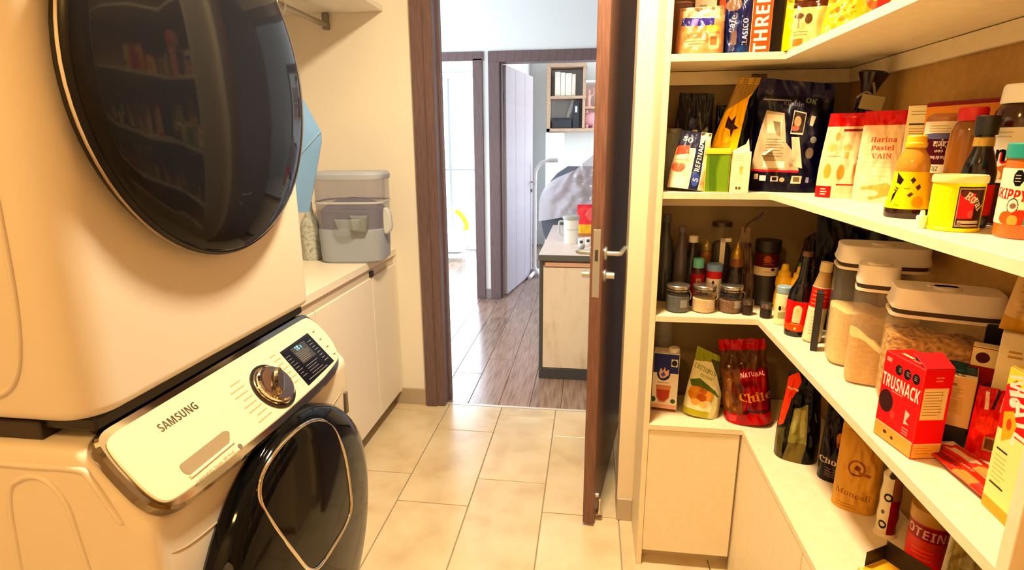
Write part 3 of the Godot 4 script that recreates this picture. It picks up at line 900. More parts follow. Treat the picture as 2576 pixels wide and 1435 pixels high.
	for e in [[0.012, 0.018], [0.015, 0.008], [0.021, 0.002], [0.030, 0.0], [0.95, 0.0], [0.97, 0.004], [0.985, 0.02]]:
		var row := PackedVector3Array()
		for p in pts:
			var q: Vector2 = p
			var c := Vector2(clampf(q.x, -1.36, -0.755), clampf(q.y, -0.28, 0.28))
			var l := (q - c).length()
			q = c + (q - c) * ((l - e[1]) / l)
			row.append(Vector3(q.x, e[0], q.y))
		row.append(row[0])
		pr.append(row)
	var db := Buf.new()
	db.grid(pr, true, true)
	for s in [0, pr.size() - 1]:
		var f := []
		for i in pr[s].size() - 1:
			f.append(pr[s][i])
		db.face(f, Vector3(0, -1 if s == 0 else 1, 0))
	part(d, "cabinet", mesh1(db, enamel2))
	part(d, "side_ridge", mesh1(tube(curve([Vector3(-0.76, 0.50, 0.339), Vector3(-0.765, 0.3, 0.34), Vector3(-0.775, 0.16, 0.34), Vector3(-0.80, 0.08, 0.34), Vector3(-0.85, 0.05, 0.34), Vector3(-0.95, 0.045, 0.339)], 6), 0.0045, 8), enamel2))
	for z in [0.30, -0.30]:
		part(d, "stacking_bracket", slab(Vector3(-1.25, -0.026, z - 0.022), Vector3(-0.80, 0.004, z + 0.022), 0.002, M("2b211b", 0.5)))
	part(d, "gap_shade", slab(Vector3(-1.38, -0.010, -0.30), Vector3(-0.712, 0.0125, 0.315), 0.004, M("14110f", 0.35)))  # near-black slab standing in for the shaded gap under the dryer
	# raised front disc, rim and glass; local y outwards
	var dd := part(d, "dryer_door", mesh1(lathe([[0.0, 0], [0.290, 0], [0.296, 0.010], [0.301, 0.018], [0.301, 0.027], [0.297, 0.033], [0, 0.034]], 72), M("0f1012", 0.35, 0.0, 0.3)), Vector3(-0.695, 0.505, 0), Vector3(0, 0, -90))
	part(dd, "door_rim", mesh1(lathe([[0.298, 0.019], [0.3015, 0.019], [0.302, 0.022], [0.3015, 0.025], [0.298, 0.025]], 72), chrome))
	var gl := M("1d1f26", 0.05, 0.0, 0.24)
	part(dd, "door_glass", mesh1(lathe([[0, 0.029], [0.2965, 0.0295], [0.290, 0.039], [0.270, 0.050], [0.235, 0.060], [0.18, 0.070], [0.11, 0.0765], [0.05, 0.079], [0, 0.0795]], 72), gl))

# ------------------------------------------------------------------ cabinets and things on the left
func build_left_side():
	var lac := M("efe7da", 0.4)
	var w := thing("counter_worktop", "cream worktop along the left wall carrying the grey dispenser", "worktop")
	part(w, "board", slab(Vector3(-1.628, 0.845, -2.797), Vector3(-1.0, 0.88, -1.34), 0.002, M("f0e5d2", 0.35)))
	var c := thing("counter_cabinet", "white handleless cabinet between washer and back wall", "cabinet")
	part(c, "carcass", slab(Vector3(-1.628, 0.075, -2.797), Vector3(-1.035, 0.845, -1.34), 0.0, lac))
	part(c, "finger_groove", slab(Vector3(-1.034, 0.80, -2.775), Vector3(-1.012, 0.843, -1.35), 0.001, M("cdbfab", 0.5)))
	part(c, "door", slab(Vector3(-1.034, 0.085, -2.772), Vector3(-1.004, 0.80, -2.462), 0.002, lac))
	part(c, "door", slab(Vector3(-1.034, 0.085, -2.454), Vector3(-1.004, 0.80, -1.9), 0.002, lac))
	part(c, "door", slab(Vector3(-1.034, 0.085, -1.892), Vector3(-1.004, 0.80, -1.36), 0.002, lac))
	part(c, "end_filler", slab(Vector3(-1.034, 0.075, -2.797), Vector3(-1.004, 0.845, -2.775), 0.001, lac))
	part(c, "groove_clip", slab(Vector3(-1.012, 0.803, -2.475), Vector3(-0.9985, 0.83, -2.445), 0.002, M("1d1b1a", 0.5)))
	part(c, "kickboard", slab(Vector3(-1.60, 0.0, -2.797), Vector3(-1.07, 0.075, -1.34), 0.0, M("8f8272", 0.5)))
	# wall shelf with a hanging rod below
	var s := thing("overhead_shelf", "white shelf high on the left wall beside the dryer", "shelf")
	part(s, "board", slab(Vector3(-1.628, 2.02, -2.797), Vector3(-1.001, 2.045, -0.55), 0.001, M("f2eee6", 0.5)))
	var r := thing("hanging_rod", "grey metal hanging rod under the high white shelf", "rod")
	part(r, "rod", mesh1(tube([Vector3(-1.285, 1.965, -2.785), Vector3(-1.285, 1.965, -1.37)], 0.0125, 14), M("a5a299", 0.35, 0.7)))
	part(r, "bracket", slab(Vector3(-1.30, 1.945, -2.798), Vector3(-1.27, 2.018, -2.775), 0.003, M("8d8a82", 0.4, 0.6)))
	part(r, "bracket", slab(Vector3(-1.30, 1.945, -1.39), Vector3(-1.27, 2.018, -1.37), 0.003, M("8d8a82", 0.4, 0.6)))
	# clothes hanger: only its white hook end shows beside the dryer
	var h := thing("clothes_hanger", "white plastic clothes hanger on the rod behind the dryer", "hanger", Vector3(-1.285, 1.965, -2.38))
	part(h, "hook", mesh1(tube(curve([Vector3(-0.015, 0.006, 0), Vector3(0, 0.021, 0), Vector3(0.017, 0.006, 0), Vector3(0.012, -0.02, 0), Vector3(0, -0.04, 0), Vector3(0, -0.075, 0)], 5), 0.0035, 8), M("f0efea", 0.4)))
	part(h, "arms", mesh1(tube(curve([Vector3(0, -0.075, 0), Vector3(0.03, -0.10, 0.05), Vector3(0.055, -0.15, 0.12), Vector3(0.06, -0.19, 0.15), Vector3(0.02, -0.195, 0.05), Vector3(-0.05, -0.19, -0.1), Vector3(-0.045, -0.15, -0.08), Vector3(0, -0.075, 0)], 5), 0.004, 8), M("f0efea", 0.4)))
	# blue towel: folded cloth hanging from the rod, its corner out to the right
	var tw := thing("towel", "light blue cloth hanging beside the right edge of the dryer", "towel", Vector3(-1.285, 0, -2.15))
	var rows := []
	for j in 25:
		var t := j / 24.0
		var row := PackedVector3Array()
		for i in 13:
			var u := i / 12.0
			var xr := lerpf(0.01, 0.245, pow(minf(t / 0.64, 1.0), 1.1)) if t < 0.64 else lerpf(0.245, 0.15, (t - 0.64) / 0.36)
			row.append(Vector3(lerpf(-0.03, xr, u), 1.978 - 0.82 * t + 0.02 * sin(u * 5.0) * t, 0.02 + 0.035 * sin(u * 9.0 + t * 2.0) * t))
		rows.append(row)
	var back := []
	for row in rows:
		var q := PackedVector3Array()
		for p in row:
			q.append(p + Vector3(0, 0, -0.006))
		back.append(q)
	var b := Buf.new()
	b.grid(rows)
	b.grid(back, true)
	for i in 12:
		b.face([rows[0][i], rows[0][i + 1], back[0][i + 1], back[0][i]], Vector3.UP)
		b.face([rows[24][i], rows[24][i + 1], back[24][i + 1], back[24][i]], Vector3.DOWN)
	for j in 24:
		b.face([rows[j][12], rows[j + 1][12], back[j + 1][12], back[j][12]], Vector3.RIGHT)
	part(tw, "cloth", mesh1(b, M("78a6de", 0.9)))
	part(tw, "hem", mesh1(tube([rows[15][12] + Vector3(0, 0, 0.002), rows[18][9] + Vector3(0, 0, 0.006), rows[22][4] + Vector3(0, 0, 0.006), rows[24][2]], 0.004, 6), M("92bce6", 0.9)))
	# dispenser
	var d := thing("dry_food_dispenser", "grey dispenser with smoky clear bin on the cream worktop", "dispenser", Vector3(-1.085, 0.88, -2.50), 6)
	part(d, "base", mesh1(lathe([[0, 0], [0.135, 0], [0.145, 0.01], [0.147, 0.05], [0.150, 0.150], [0.148, 0.155], [0, 0.155]], 48, 4.5, 1.0, 0.80), M("99a2b2", 0.5)))
	part(d, "bin", mesh1(lathe([[0.148, 0.156], [0.154, 0.27], [0.156, 0.375], [0.152, 0.378]], 48, 4.5, 1.0, 0.80), glass("9a98b0", 0.42)))
	part(d, "bin_band", mesh1(lathe([[0.1555, 0.268], [0.1575, 0.270], [0.1575, 0.276], [0.1555, 0.278]], 48, 4.5, 1.0, 0.80), M("b9bcc6", 0.2)))
	part(d, "contents", mesh1(lathe([[0, 0.156], [0.138, 0.156], [0.142, 0.235], [0.11, 0.262], [0.06, 0.285], [0, 0.292]], 40, 4.0, 0.98, 0.78), noise_mat(["3f4258", "54586e", "686b80"], 0.06, Vector3(9, 9, 9), 0.7, 71)))
	part(d, "lid", mesh1(lathe([[0, 0.374], [0.158, 0.374], [0.161, 0.380], [0.161, 0.396], [0.152, 0.408], [0, 0.412]], 48, 4.5, 1.0, 0.80), M("a8b0be", 0.4)))
	part(d, "spout", mesh1(prism([Vector2(-0.03, 0), Vector2(0.03, 0), Vector2(0.04, 0.075), Vector2(-0.04, 0.075)], 0.05, 0.008), M("7d8286", 0.4)), Vector3(0.06, 0.145, 0.098))
	part(d, "side_lever", mesh1(prism(curve([Vector2(0, 0), Vector2(0.035, 0.02), Vector2(0.03, 0.10), Vector2(0.0, 0.11)], 4, true), 0.03, 0.006), M("c3c8ca", 0.35)), Vector3(0.148, 0.13, 0.03))
	part(d, "measure_cup", mesh1(lathe([[0, 0.150], [0.05, 0.156], [0.062, 0.20], [0.060, 0.205]], 24, 3.0), glass("b8c4cc", 0.35)), Vector3(0.015, 0.004, 0.12))
	# bottle
	var g := thing("glass_bottle", "mottled grey glass bottle between dryer and dispenser", "bottle", Vector3(-1.292, 0.88, -2.47))
	part(g, "body", mesh1(lathe([[0, 0], [0.042, 0], [0.046, 0.006], [0.046, 0.15], [0.040, 0.18], [0.020, 0.215], [0.0155, 0.24], [0.0155, 0.27], [0, 0.271]], 32), noise_mat(["6f756f", "a4a9a2", "c9ccc4", "8b908a"], 0.03, Vector3(5, 5, 5), 0.12, 72)))
	part(g, "cap", mesh1(lathe([[0, 0.27], [0.013, 0.27], [0.013, 0.288], [0, 0.29]], 16), M("4b4d50", 0.4)))

# ------------------------------------------------------------------ the corridor and the rooms beyond
func build_corridor():
	# desk
	var t := thing("desk", "pale marble-fronted desk with dark edges in the corridor", "desk")
	var dark := M("4d5054", 0.5)
	var marble := noise_mat(["cfc4b2", "e4dacb", "ece4d6", "e9e0d2", "e6dccd"], 0.008, Vector3(3.2, 1.2, 3.2), 0.4, 81, 5)
	part(t, "front_panel", slab(Vector3(-0.262, 0.072, -3.258), Vector3(0.62, 0.70, -3.235), 0.002, marble))
	part(t, "front_strip", slab(Vector3(-0.252, 0.705, -3.258), Vector3(0.62, 0.73, -3.238), 0.002, M("dcae98", 0.5)))
	part(t, "edge_frame", slab(Vector3(-0.285, 0.04, -3.27), Vector3(-0.265, 0.745, -3.232), 0.002, dark))
	part(t, "plinth", slab(Vector3(-0.285, 0.0, -3.30), Vector3(0.62, 0.068, -3.234), 0.002, M("43474d", 0.5)))
	part(t, "carcass", slab(Vector3(-0.275, 0.02, -4.48), Vector3(0.60, 0.745, -3.262), 0.0, M("b9b0a6", 0.6)))
	part(t, "top", slab(Vector3(-0.29, 0.746, -4.52), Vector3(0.64, 0.775, -3.225), 0.002, noise_mat(["d8c6bd", "e0cfc6", "e6d6ce"], 0.03, Vector3(8, 8, 1), 0.45, 82)))
	part(t, "top_edge", slab(Vector3(-0.29, 0.744, -3.2249), Vector3(0.64, 0.777, -3.2225), 0.0005, M("5c6063", 0.5)))
	# things on it
	var m := thing("tumbler", "tall white tumbler with a grey lid standing on the desk", "tumbler", Vector3(-0.118, 0.775, -3.67))
	part(m, "body", mesh1(lathe([[0, 0], [0.040, 0], [0.043, 0.004], [0.049, 0.14], [0.049, 0.155], [0, 0.155]], 28), M("e9e9e4", 0.4)))
	part(m, "band", mesh1(lathe([[0.0472, 0.088], [0.0485, 0.089], [0.0487, 0.095], [0.0478, 0.096]], 28), M("c9cbc8", 0.4)))
	part(m, "lid", mesh1(lathe([[0, 0.155], [0.053, 0.155], [0.055, 0.16], [0.055, 0.176], [0.05, 0.181], [0, 0.183]], 28), M("a9b0ac", 0.45)))
	part(m, "handle", mesh1(tube(curve([Vector3(-0.046, 0.14, 0), Vector3(-0.075, 0.14, 0), Vector3(-0.078, 0.10, 0), Vector3(-0.07, 0.06, 0), Vector3(-0.045, 0.05, 0)], 4), 0.007, 8), M("b4bab6", 0.45)))
	var bag := thing("snack_bag", "red and yellow bag on the desk beside the door edge", "bag", Vector3(-0.005, 0.776, -3.98), 10)
	part(bag, "bag", pouch(0.17, 0.22, 0.07, printed(canvas(96, 128, "e8505c", [["r", 0, 0.62, 0.62, 0.3, "f0c34a"], ["r", 0, 0.9, 1, 0.1, "b98a5a"], ["e", 0.6, 0.3, 0.25, 0.2, "f07a80"]])), M("dd4a55", 0.4), {"seed": 8}))
	for i in 2:
		var c := thing("cup", ["small white cup with a black mark on the desk, nearer the tumbler", "small white cup with a black mark on the desk, nearer the door edge"][i], "cup", Vector3(-0.048 + 0.042 * i, 0.775, -3.56 - 0.05 * i), 0, "cups on the desk")
		part(c, "cup", mesh1(lathe([[0, 0], [0.016, 0], [0.019, 0.004], [0.022, 0.05], [0.0205, 0.05], [0.017, 0.006], [0, 0.005]], 20), M("f0efec", 0.4)))
		part(c, "mark", mesh1(lathe([[0.0196, 0.02], [0.0207, 0.021], [0.0215, 0.038], [0.0206, 0.039]], 10, 2.0, 1.0, 1.0, true, -0.5, 0.5), M("3d3a3c", 0.5)))
	var gl := thing("glass_bowl", "small clear glass bowl at the near end of the desk", "bowl", Vector3(-0.055, 0.776, -3.33))
	part(gl, "bowl", mesh1(lathe([[0, 0], [0.018, 0], [0.03, 0.012], [0.034, 0.03], [0.032, 0.03], [0.028, 0.013], [0, 0.003]], 24), glass("d8d8da", 0.25)))
	# chair wrapped in film
	var ch := thing("office_chair", "dark chair still wrapped in clear plastic film behind the desk", "chair", Vector3(-0.075, 0, -4.71))
	var dk := M("4c4f5a", 0.6)
	var sh := Buf.new()
	var f := []
	for j in 15:
		var v := j / 14.0
		var row := PackedVector3Array()
		for i in 15:
			var u := -1.0 + 2.0 * i / 14
			var wd := lerpf(0.25, 0.325, smoothstep(0.0, 0.45, v)) * (1.0 if v < 0.45 else sqrt(maxf(1.0 - pow((v - 0.45) / 0.58, 2.4), 0.02)))
			row.append(Vector3(u * wd, 0.45 + 0.78 * v, 0.09 * (1 - u * u) * 0.6 + 0.02))
		f.append(row)
	var k := []
	for row in f:
		var q := PackedVector3Array()
		for p in row:
			q.append(Vector3(p.x, p.y, p.z - 0.10))
		k.append(q)
	sh.grid(f)
	sh.grid(k, true)
	for j in 14:
		for s in [0, 14]:
			sh.face([f[j][s], f[j + 1][s], k[j + 1][s], k[j][s]], Vector3(-1 if s == 0 else 1, 0, 0))
	for i in 14:
		sh.face([f[14][i], f[14][i + 1], k[14][i + 1], k[14][i]], Vector3.UP)
	part(ch, "backrest", mesh1(sh, dk))
	part(ch, "seat", slab(Vector3(-0.23, 0.43, -0.335), Vector3(0.23, 0.51, 0.03), 0.03, dk))
	part(ch, "column", mesh1(tube([Vector3(0, 0.08, -0.24), Vector3(0, 0.43, -0.24)], 0.025, 12), M("3a3b3f", 0.4)))
	for i in 5:
		var a := TAU * i / 5.0 + 0.3
		part(ch, "leg", mesh1(tube([Vector3(0, 0.09, -0.24), Vector3(sin(a) * 0.16, 0.05, -0.24 + cos(a) * 0.16)], 0.018, 8), M("3a3b3f", 0.4)))
	var fw := []
	var nz := FastNoiseLite.new()
	nz.seed = 4
	nz.frequency = 1.0
	for j in 21:
		var v := j / 20.0
		var row := PackedVector3Array()
		for i in 25:
			var u := -1.0 + 2.0 * i / 24
			var wd := lerpf(0.340, 0.335, v) * (1.0 if v < 0.3 else sqrt(maxf(1.0 - pow((v - 0.3) / 0.72, 2.4), 0.02)))
			row.append(Vector3(u * wd, 0.86 + 0.07 * u + 0.39 * v, 0.095 + 0.06 * (1 - u * u) + 0.05 * nz.get_noise_2d(u * 3.0, v * 3.0) * (1.0 - absf(u))))
		fw.append(row)
	var fb := Buf.new()
	fb.grid(fw)
	var film := M("c6bfca", 0.12).duplicate()
	film.albedo_color.a = 0.7
	film.transparency = BaseMaterial3D.TRANSPARENCY_ALPHA
	part(ch, "plastic_film", mesh1(fb, film))
	# white tubular stand
	var st := thing("tubular_stand", "white tubular stand beside the open study door", "stand", Vector3(-0.58, 0, -6.02))
	var wm := M("f2f2f0", 0.3)
	part(st, "pole", mesh1(tube(curve([Vector3(0, 0.03, 0), Vector3(0, 0.6, 0), Vector3(0.0, 1.05, 0), Vector3(0.025, 1.17, 0), Vector3(0.10, 1.235, 0), Vector3(0.23, 1.245, 0)], 7), 0.017, 12), wm))
	part(st, "grip", mesh1(tube([Vector3(0.14, 1.243, 0), Vector3(0.235, 1.246, 0)], 0.022, 12), M("d9dad8", 0.5)))
	part(st, "foot", mesh1(tube([Vector3(-0.04, 0.02, 0.18), Vector3(0.0, 0.05, 0), Vector3(0.04, 0.02, -0.22)], 0.02, 10), wm))
	part(st, "foot", mesh1(tube([Vector3(-0.06, 0.02, -0.06), Vector3(0.0, 0.10, 0), Vector3(0.07, 0.02, 0.08)], 0.016, 10), wm))
	# oak cubbies on the study wall
	var cb := thing("cubby_shelf", "oak wall cubbies hanging on the study back wall", "shelving", Vector3(0, 0, -8.04))
	var oak := noise_mat(["b99a7c", "c8aa8c", "d2b698"], 0.03, Vector3(1, 6, 6), 0.5, 83)
	var pk := M("b9a096", 0.6)
	part(cb, "side_board", slab(Vector3(-0.60, 1.57, 0), Vector3(-0.555, 2.42, 0.31), 0.002, oak))
	part(cb, "top_board", slab(Vector3(-0.555, 2.375, 0), Vector3(-0.09, 2.42, 0.31), 0.002, oak))
	part(cb, "shelf_board", slab(Vector3(-0.555, 1.985, 0), Vector3(-0.09, 2.02, 0.31), 0.002, oak))
	part(cb, "divider", slab(Vector3(-0.135, 1.615, 0), Vector3(-0.10, 2.375, 0.29), 0.002, oak))
	part(cb, "bottom_board", slab(Vector3(-0.60, 1.57, 0), Vector3(0.62, 1.612, 0.31), 0.002, oak))
	part(cb, "shelf_board", slab(Vector3(-0.10, 1.86, 0), Vector3(0.62, 1.89, 0.22), 0.002, oak))
	part(cb, "shelf_board", slab(Vector3(-0.10, 2.18, 0), Vector3(0.62, 2.21, 0.31), 0.002, M("dfe2df", 0.5)))
	part(cb, "back_board", slab(Vector3(-0.10, 1.612, -0.008), Vector3(0.62, 2.18, 0.004), 0.0, pk))
	var x := -0.50
	for i in 4:
		var wd: float = [0.075, 0.06, 0.085, 0.05][i]
		var bk := thing("binder", ["white binder at the left of the upper oak cubby", "second white binder from the left in the upper oak cubby", "thick white binder, third in the upper oak cubby", "thin cream binder at the right of the upper oak cubby"][i], "binder", Vector3(x + wd / 2, 2.021, -7.86), 0, "binders in the upper cubby")
		part(bk, "cover", box(wd - 0.004, 0.30 - 0.01 * i, 0.20, 0.004, M("e6e3d6" if i < 3 else "e0d6c0", 0.6)))
		part(bk, "spine_label", box(wd * 0.5, 0.09, 0.001, 0.0002, M("f6f5f0", 0.6)), Vector3(0, 0.14, 0.1005))
		x += wd
	var bx := thing("storage_box", "low black box in the lower oak cubby", "box", Vector3(-0.40, 1.613, -7.88))
	part(bx, "body", box(0.25, 0.11, 0.22, 0.006, M("33363b", 0.5)))
	part(bx, "lid", box(0.256, 0.03, 0.226, 0.004, M("2b2e33", 0.5)), Vector3(0, 0.105, 0))
	var bk2 := thing("black_binder", "black binder standing in the lower oak cubby", "binder", Vector3(-0.215, 1.613, -7.88))
	part(bk2, "cover", box(0.08, 0.34, 0.22, 0.004, M("2e3238", 0.5)))
	part(bk2, "spine_label", box(0.03, 0.08, 0.001, 0.0002, M("d8d8d6", 0.5)), Vector3(0, 0.2, 0.1105))
	var lp := thing("folded_paper", "white leaning sheet above the low black box", "paper", Vector3(-0.335, 1.75, -7.90))
	part(lp, "sheet", slab(Vector3(-0.02, 0, -0.05), Vector3(0.02, 0.24, -0.045), 0.0, M("f4f4f2", 0.6)), Vector3.ZERO, Vector3(0, 0, -18))
	# pink ornaments
	var pig := thing("piggy_bank", "pink piggy bank on the lowest oak shelf", "piggy bank", Vector3(-0.005, 1.613, -7.83), -25)
	var pm := M("e7a9ab", 0.35)
	part(pig, "body", mesh1(lathe([[0, -0.11], [0.05, -0.10], [0.085, -0.06], [0.095, 0], [0.085, 0.06], [0.05, 0.10], [0, 0.11]], 24), pm), Vector3(0, 0.11, 0), Vector3(0, 0, -90))
	part(pig, "snout", mesh1(lathe([[0, 0], [0.034, 0], [0.032, 0.03], [0, 0.031]], 18), pm), Vector3(-0.10, 0.115, 0), Vector3(0, 0, 90))
	for s in [-1, 1]:
		part(pig, "ear", mesh1(prism([Vector2(-0.025, 0), Vector2(0.025, 0), Vector2(0, 0.045)], 0.01, 0.002), pm), Vector3(-0.055, 0.19, 0.04 * s - 0.005))
		for q in [-1, 1]:
			part(pig, "leg", mesh1(lathe([[0, 0], [0.022, 0], [0.026, 0.05], [0, 0.05]], 14), pm), Vector3(0.05 * q, 0, 0.045 * s))
	var sw := thing("figurine", "pink figurine with raised arms before the divider of the cubbies", "figurine", Vector3(-0.055, 1.891, -7.88))
	part(sw, "body", mesh1(lathe([[0, 0], [0.04, 0], [0.03, 0.02], [0.022, 0.07], [0.034, 0.13], [0.02, 0.16], [0.014, 0.17], [0.022, 0.19], [0.018, 0.21], [0, 0.216]], 20), M("d9a79c", 0.4)))
	for s in [-1, 1]:
		part(sw, "arm", mesh1(tube(curve([Vector3(0.025 * s, 0.14, 0), Vector3(0.06 * s, 0.16, 0), Vector3(0.055 * s, 0.23, 0)], 4), 0.010, 8), M("d9a79c", 0.4)))
	# tall white unit below the cubbies
	var ts := thing("tall_cabinet", "white tall cabinet side under the left cubby", "cabinet", Vector3(-0.49, 0, -7.88))
	part(ts, "body", box(0.24, 1.56, 0.33, 0.004, M("eff0ee", 0.5)))
	part(ts, "door", box(0.23, 1.46, 0.016, 0.003, M("f4f5f3", 0.45)), Vector3(0, 0.06, 0.173))
	# play arch by the balcony window
	var toy := thing("play_arch", "yellow and white baby play arch in front of the balcony window", "toy", Vector3(-1.76, 0, -7.1))
	var ye := M("f4e800", 0.5)
	part(toy, "arch", mesh1(tube(curve([Vector3(-0.21, 0.36, 0), Vector3(-0.18, 0.52, 0), Vector3(-0.06, 0.60, 0), Vector3(0.07, 0.58, 0), Vector3(0.16, 0.48, 0), Vector3(0.20, 0.36, 0), Vector3(0.205, 0.33, 0)], 5), 0.022, 10), M("f2ee9a", 0.5)))
	part(toy, "arch_pad", mesh1(tube(curve([Vector3(0.06, 0.585, 0.005), Vector3(0.14, 0.51, 0.005), Vector3(0.19, 0.40, 0.005), Vector3(0.17, 0.335, 0.005)], 5), 0.034, 10), ye))
	part(toy, "seat", mesh1(lathe([[0, 0.06], [0.17, 0.07], [0.21, 0.16], [0.22, 0.33], [0.19, 0.34], [0.17, 0.2], [0, 0.14]], 28, 3.0), M("f4f3ee", 0.5)))
	part(toy, "base", mesh1(lathe([[0, 0], [0.21, 0], [0.2, 0.03], [0.1, 0.07], [0, 0.07]], 28), M("e3e1db", 0.5)))
	part(toy, "hanging_bead", mesh1(lathe([[0, -0.025], [0.02, -0.015], [0.025, 0], [0.02, 0.015], [0, 0.025]], 14), M("b89a92", 0.5)), Vector3(-0.14, 0.43, 0.03))
	part(toy, "bead_cord", mesh1(tube([Vector3(-0.14, 0.45, 0.03), Vector3(-0.13, 0.55, 0.01)], 0.003, 6), M("d8d8d0", 0.5)))

# ------------------------------------------------------------------ packaged food: builders
func ink(w: float, h: float, bg: String, ops: Array, rough = 0.4) -> StandardMaterial3D:
	return printed(canvas(maxi(int(w * 2200), 24), maxi(int(h * 2200), 24), bg, ops), rough)

func bag(n, label, cat, at: Vector3, yaw: float, w: float, h: float, d: float, bg: String, ops: Array, o := {}) -> Node3D:
	var t = thing(n, label, cat, at, yaw)
	t.rotation = Vector3(deg_to_rad(o.get("lean", 0.0)), deg_to_rad(yaw), deg_to_rad(o.get("roll", 0.0)))
	var back := M(o.get("back", bg), o.get("rough", 0.38))
	part(t, "bag", pouch(w, h, d, ink(w, h, bg, ops, o.get("rough", 0.38)), back, o))
	if o.get("crimp", true):
		var tp: float = w * o.get("taper", 0.96)
		var b := Buf.new()
		var bend: float = o.get("bend", 0.0)
		var skew: float = o.get("skew", 0.0)
		for i in 3:
			box_into(b, Vector3(skew * 0.97, h * (0.985 - i * 0.018), bend * 0.97), Vector3(tp * 0.985 * (1.0 - 0.02 * i), h * 0.010, 0.0036), 0.0008)
		if o.get("slant", 0.0) == 0.0:
			part(t, "seal", mesh1(b, M(o.get("seal_hex", o.get("back", bg)), 0.4)))
	return t

func carton(n, label, cat, at: Vector3, yaw: float, w: float, h: float, d: float, base: String, faces: Dictionary, o := {}) -> Node3D:
	var t = thing(n, label, cat, at, yaw)
	t.rotation = Vector3(deg_to_rad(o.get("lean", 0.0)), deg_to_rad(yaw), deg_to_rad(o.get("roll", 0.0)))
	var f := {}
	for k in faces:
		var sw := d if k in ["l", "r"] else w
		var sh := d if k in ["t", "d"] else h
		f[k] = ink(sw, sh, faces[k][0], faces[k][1], o.get("rough", 0.45))
	part(t, "carton", box(w, h, d, o.get("bev", 0.0012), M(base, 0.5), f))
	if o.get("flap", true):
		part(t, "flap", box(w * 0.96, 0.0014, d * 0.47, 0.0003, M(o.get("flap_hex", base), 0.5)), Vector3(0, h, d * 0.235))
		part(t, "flap", box(w * 0.96, 0.0010, d * 0.47, 0.0003, M(o.get("flap_hex", base), 0.5)), Vector3(0, h, -d * 0.235))
	return t

# straight jar: glass wall, contents, lid
func jar(n, label, cat, at: Vector3, r: float, h: float, fill: Material, fill_h: float, lid: Material, glass_m: Material, group := "", lid_h := 0.012, neck := 0.86, sq := 2.0) -> Node3D:
	var t = thing(n, label, cat, at, 0, group)
	var hb := h - lid_h
	part(t, "glass", mesh1(lathe([[0, 0], [r * 0.92, 0], [r, r * 0.12], [r, hb * 0.68], [r * 0.97, hb * 0.78], [r * neck, hb * 0.9], [r * neck, hb]], 32, sq), glass_m))
	if fill:
		part(t, "contents", mesh1(lathe([[0, 0.002], [r * 0.88, 0.002], [r * 0.95, r * 0.13], [r * 0.95, fill_h * 0.92], [r * 0.6, fill_h], [0, fill_h * 1.02]], 28, sq), fill))
	part(t, "lid", mesh1(lathe([[0, hb], [r * neck * 1.06, hb - 0.001], [r * neck * 1.1, hb + 0.001], [r * neck * 1.1, h - 0.002], [r * neck * 1.04, h], [0, h]], 32, sq), lid))
	return t

# turned bottle with the named sections [[part name, profile, material] ...]
func bottle(n, label, cat, at: Vector3, yaw: float, sections: Array, group := "", sx := 1.0, sz := 1.0, lean := Vector3.ZERO) -> Node3D:
	var t = thing(n, label, cat, at, yaw, group)
	t.rotation = Vector3(deg_to_rad(lean.x), deg_to_rad(yaw), deg_to_rad(lean.z))
	for s in sections:
		part(t, s[0], mesh1(lathe(s[1], 32, 2.0, sx, sz), s[2]))
	return t

func round_ink(r: float, h: float, bg: String, ops: Array, rough = 0.35) -> StandardMaterial3D:
	var m := printed(canvas(maxi(int(r * 6.283 * 1700), 64), maxi(int(h * 1700), 32), bg, ops), rough)
	m.texture_repeat = true
	return m

